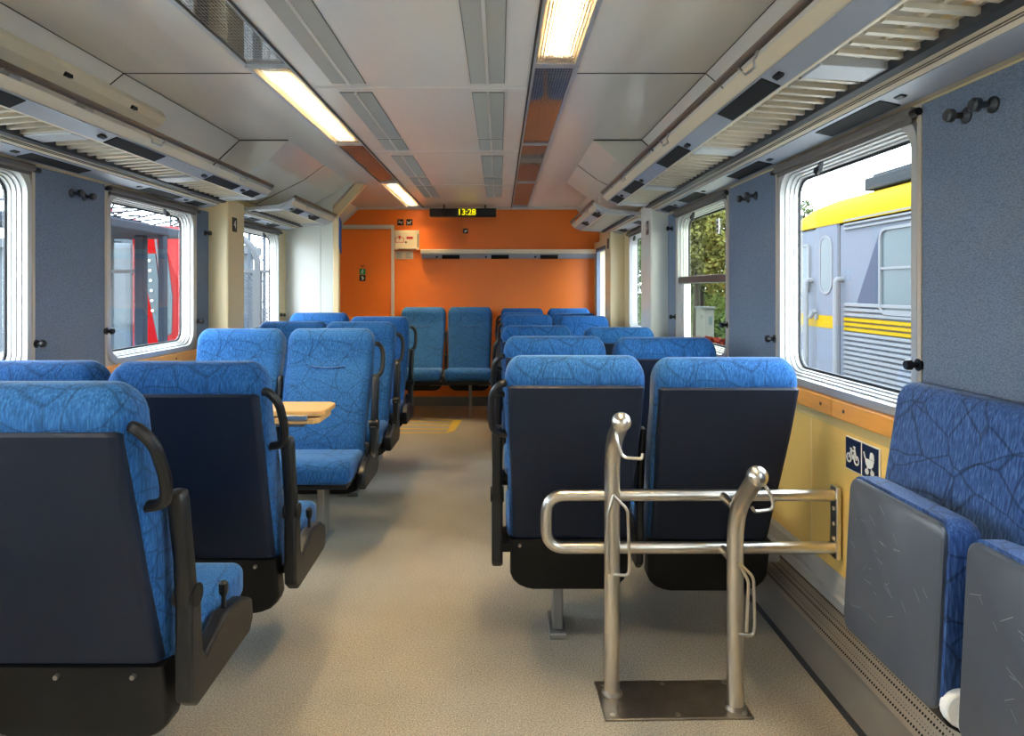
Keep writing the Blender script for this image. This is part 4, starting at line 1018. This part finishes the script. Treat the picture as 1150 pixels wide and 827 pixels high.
tree(15.0, 40.0, 9.5, 2.2, M['leafgreen'], 'green tree half hidden behind the railcar, right of the yellow-green one', 6000, .14)
tree(10.6, 35.5, 10.0, 2.0, M['leafgreen'], 'green tree at the right of the split window pane', 8000, .14)
tree(6.4, 35.0, 9.5, 2.0, M['leafyellow'], 'yellowish tree seen in the narrow far right window', 6000, .15)
tree(5.0, 30.0, 8.5, 1.6, M['leafgreen'], 'green tree seen in the farthest narrow door window', 5000, .15)
tree(12.6, 28, 6.4, .9, M['leafgreen'], 'slim tree peeking past the railcar roof edge', 1200, .10)
hs = thing('white_shed', 'small white cabin behind the lawn seen through the split window', 'building', (0, 0, 0))
bm = NB(); bx(bm, 7.95, 8.4, 26.5, 27.4, GZ, E-.75); obj('wall', bm, M['housewhite'], hs, smooth=False)
bm = NB(); bx(bm, 7.9, 8.45, 26.4, 27.5, E-.75, E-.69); obj('roof', bm, M['silver'], hs, smooth=False)
bm = NB(); bx(bm, 8.2, 8.32, 26.48, 26.5, -.1, .2); obj('window', bm, M['darkglass'], hs, smooth=False)
def bush(x, y, rx, h, m, label, n=700, cat='bush'):
    rnd = random.Random(int(x*7+y*3)); bm = NB(); 
    for k in range(n):
        v = Vector((rnd.gauss(0, 1), rnd.gauss(0, 1), abs(rnd.gauss(0, 1)))).normalized()*rnd.uniform(.75, 1)
        c = Vector((v.x*rx, v.y*.5, .1+v.z*h)); u = Vector((rnd.gauss(0, 1), rnd.gauss(0, 1), rnd.gauss(0, 1))).normalized()*.09; w = u.cross(Vector((rnd.gauss(0, 1), rnd.gauss(0, 1), rnd.gauss(0, 1)))).normalized()*.06
        bm.faces.new([bm.verts.new(c+q) for q in (u, w, -u, -w)])
    sphere(bm, (0, 0, .05), .5, rx*1.6, .8, h*1.5)
    tag(obj('leafy_bush', bm, m, smooth=False, loc=(x, y, GZ)), label, cat)
bush(7.2, 25, 1.9, .42, M['flower'], 'low hedge of red and orange flowers beyond the lawn', cat='flower bed')
bush(12.5, 46, 10.5, 2.8, M['leafgreen'], 'long pale green hedge behind the trees outside right', 9000, 'hedge')
bush(9.2, 27.5, .7, 1.2, M['leafgreen'], 'dark green bush beside the white cabin outside')
# ---- left side
bm = NB(); bx(bm, -12, -4.4, 1.0, 22, GZ, GZ+.75); struct('platform', bm, M['concrete'], smooth=False)
PZ = GZ+.75
def seg_x(px, Y): return (px-561)/760*Y
# red train end, standing beyond the platform shelter
rt = thing('red_train', 'red train front standing at the platform outside the left window', 'train', (0, 0, 0))
YR = 9.5
x0, x1 = seg_x(149, YR), seg_x(197, YR)
bm = NB(); R = []
for y, d, top in ((YR, .0, 0), (YR+.5, -.02, .05), (YR+1.2, -.03, .1), (YR+2, -.03, .1)):
    R.append([(x, y, z) for x, z in ((x0+d, E-1.35), (x1-.02, E-1.35), (x1-.0, E-.75), (x1+.08, E-.3), (x1+.05, E+.1), (x1-.12, E+.55), (x1-.3, E+.82+top), (x1-.55, E+.88+top), (x0+d, E+.90+top))])
loft(bm, R); obj('red_body', bm, M['red'], rt, ang=30)
bm = NB(); prism(bm, [(seg_x(165, YR), E+.50), (seg_x(175, YR), E+.50), (seg_x(181, YR), E-.1), (seg_x(182, YR), E-.7), (seg_x(178, YR), E-.72), (seg_x(166, YR), E+.0)], YR-.02, YR+.01)
prism(bm, [(seg_x(184, YR), E+.50), (seg_x(188, YR), E+.50), (seg_x(194, YR), E-.1), (seg_x(193, YR), E-.62), (seg_x(188, YR), E-.65), (seg_x(189, YR), E+.0)], YR-.02, YR+.01)
obj('cab_window', bm, M['darkglass'], rt, smooth=False)
for k in range(6):
    bm = NB(); sphere(bm, (seg_x(169+k*.7, YR), YR-.03, E+.40-k*.14), .018); obj('marker_light', bm, M['signwhite'], rt)
bm = NB(); tube(bm, [(seg_x(176, YR), YR-.03, E+.7), (seg_x(182, YR), YR-.03, E+.1), (seg_x(184, YR), YR-.03, E-.5), (seg_x(178, YR), YR-.03, E-1.0)], .015, 6); obj('panel_seam', bm, M['rubber'], rt)
bm = NB(); bx(bm, seg_x(60, YR), x0-.05, YR+.05, YR+2, E-1.3, E+.66); obj('silver_body', bm, M['silver'], rt, smooth=False, bev=.08)
# shelter with glass and dark posts
sh = thing('platform_shelter', 'glass platform shelter with flat canopy and dark posts outside left window', 'shelter', (0, 0, 0))
YS = 7.6
for px, hw in ((158.5, .052), (183, .032)):
    x = seg_x(px, YS); bm = NB(); bx(bm, x-hw, x+hw, YS-.05, YS+.05, PZ, E+.60); obj('post', bm, M['canopy'], sh, bev=.01)
bm = NB(); bx(bm, seg_x(70, YS), seg_x(187, YS), YS-1.6, YS+.5, E+.60, E+.70); obj('canopy', bm, M['canopy'], sh, bev=.02)
bm = NB(); bx(bm, seg_x(60, YS), seg_x(156, YS), YS+.0, YS+.02, PZ+.1, E+.58); obj('glass_wall', bm, glass('shelter_glass', (.80, .86, .88), .015, .05), sh, smooth=False)
bm = NB()
for px in (68, 96, 124): bx(bm, seg_x(px, YS)-.02, seg_x(px, YS)+.02, YS-.02, YS+.04, PZ, E+.60)
bx(bm, seg_x(60, YS), seg_x(156, YS), YS-.02, YS+.04, E+.18, E+.22); obj('glazing_bar', bm, M['silver'], sh, smooth=False)
# pale building behind
bd = thing('pale_platform_building', 'pale grey panelled station building behind the platform', 'building', (0, 0, 0))
bm = NB(); bx(bm, -26, -8, 18, 22, GZ, E+1.1); obj('wall', bm, M['pale'], bd, smooth=False)
bm = NB(); bx(bm, -26.2, -7.8, 17.7, 22.2, E+1.1, E+1.35); obj('roof', bm, M['silver'], bd, smooth=False)
for k in range(9):
    bm = NB(); bx(bm, -25+k*2, -23.9+k*2, 17.96, 18.0, E-.9, E+.5); obj('window', bm, M['darkglass'], bd, smooth=False)
bm = NB()
for k in range(18): bx(bm, -25.9+k, -25.86+k, 17.97, 18.0, GZ, E+1.1)
obj('panel_joint', bm, M['silver'], bd, smooth=False)
# overhead line gantries and wires
def gantry(y, label, h=3.6):
    t = thing('line_gantry', label, 'gantry', (0, y, 0), 0, 'overhead line gantries')
    for x in (-5.2, -11.5):
        bm = NB()
        for a in (-.16, .16): bx(bm, x+a-.025, x+a+.025, -.03, .03, GZ, E+h)
        for k in range(12):
            z = GZ+.3+k*.45
            if z < E+h-.4: tube(bm, [(x-.16, 0, z), (x+.16, 0, z+.4)], .015, 5)
        obj('mast', bm, M['fence'], t, smooth=False)
    bm = NB()
    for z in (E+h-.7, E+h-.3): bx(bm, -12, -4.9, -.03, .03, z, z+.05)
    for k in range(16): tube(bm, [(-12+k*.44, 0, E+h-.68), (-12+k*.44+.22, 0, E+h-.28), (-12+k*.44+.44, 0, E+h-.68)], .018, 5)
    obj('truss_beam', bm, M['fence'], t, smooth=False)
gantry(14.5, 'nearer lattice gantry carrying overhead wires outside left', 2.6); gantry(24, 'farther lattice gantry carrying overhead wires outside left', 3.9)
for i, (x, z) in enumerate(((-6.4, 1.55), (-6.8, 1.30), (-7.4, 1.75), (-8.6, 1.6), (-8.6, 1.35), (-5.6, 2.0), (-9.8, 1.9), (-7.0, 2.2))):
    bm = NB(); pts = [(x+.03*math.sin(k), 2+k*3.0, E+z+.35+.06*(k % 2)) for k in range(11)]; tube(bm, pts, .012, 5)
    for k in range(10):
        if i % 2 == 0: tube(bm, [(x, 2+k*3+1, E+z+.35), (x, 2+k*3+1, E+z+.15)], .01, 4)
    tag(obj('overhead_wire', bm, M['rubber'], smooth=False), 'thin overhead wire above the platform outside the left windows', 'wire', 'overhead wires')
wb = [(-6.8, 'red'), (-7.6, 'rubber'), (-8.3, 'red')]
cl = thing('insulator_frame', 'tangled overhead equipment with red insulators above the shelter canopy', 'overhead equipment', (0, 12.2, 0))
rnd = random.Random(5)
bm = NB()
for k in range(40):
    x = rnd.uniform(-7.6, -5.4); z = E+rnd.uniform(.85, 1.45); a = rnd.uniform(-.5, .5); L = rnd.uniform(.3, .9)
    tube(bm, [(x-L/2, rnd.uniform(-1, 1), z-a*L/2), (x+L/2, rnd.uniform(-1, 1), z+a*L/2)], .016, 5)
obj('bracket', bm, M['canopy'], cl, smooth=False)
bm = NB()
for k in range(12):
    x = rnd.uniform(-7.6, -5.9); z = E+rnd.uniform(.85, 1.4); y = rnd.uniform(-1, 1)
    tube(bm, [(x, y, z), (x+.05, y, z+.01), (x+.1, y, z+.02), (x+.15, y, z+.03), (x+.2, y, z+.04)], [.015, .03, .015, .03, .015], 8)
obj('insulator', bm, M['insul'], cl)
bm = NB(); bx(bm, -7.8, -5.3, -.04, .04, E+1.62, E+1.68); bx(bm, -7.8, -5.3, -.04, .04, E+1.05, E+1.10)
for x in (-8.0, -5.35): bx(bm, x, x+.08, -.04, .04, PZ, E+1.68)
obj('support_beam', bm, M['fence'], cl, smooth=False)
# lattice fence with arch for the far left window
fe = thing('lattice_fence', 'steel mesh fence with arched frame outside the far left window', 'fence', (0, 9.0, 0))
def fx(px): return (px-561)/760*9.0
bm = NB(); a, b = fx(262), fx(308); z0, z1 = PZ-.3, E+.22
k = a-2.4
while k < b:
    for sgn in (1, -1):
        xa, xb = k, k+2.2; za, zb = (z0, z0+2.2) if sgn > 0 else (z0+2.2, z0)
        # clip to the panel
        pts = []
        for i in range(2): pass
        t0, t1 = max(0, (a-xa)/2.2), min(1, (b-xa)/2.2)
        if sgn > 0: t1 = min(t1, (z1-z0)/2.2)
        else: t0 = max(t0, (z0+2.2-z1)/2.2)
        if t1 > t0+.02: tube(bm, [(xa+2.2*t0, 0, za+(zb-za)*t0), (xa+2.2*t1, 0, za+(zb-za)*t1)], .007, 4)
    k += .05
obj('mesh_panel', bm, M['fence'], fe, smooth=False)
bm = NB(); xm = fx(289)
bx(bm, xm-.05, xm+.05, -.04, .04, GZ, E+.25); bx(bm, a, b, -.03, .03, z1, z1+.04)
pts = [(xm, 0, E+.2), (xm+.0, 0, E+.35)]+[(xm-.55+.55*math.cos(t), 0, E+.35+.42*math.sin(t)) for t in [PI/2*i/8 for i in range(9)]]
tube(bm, pts, .045, 8); obj('arched_frame', bm, M['silver'], fe, smooth=False)
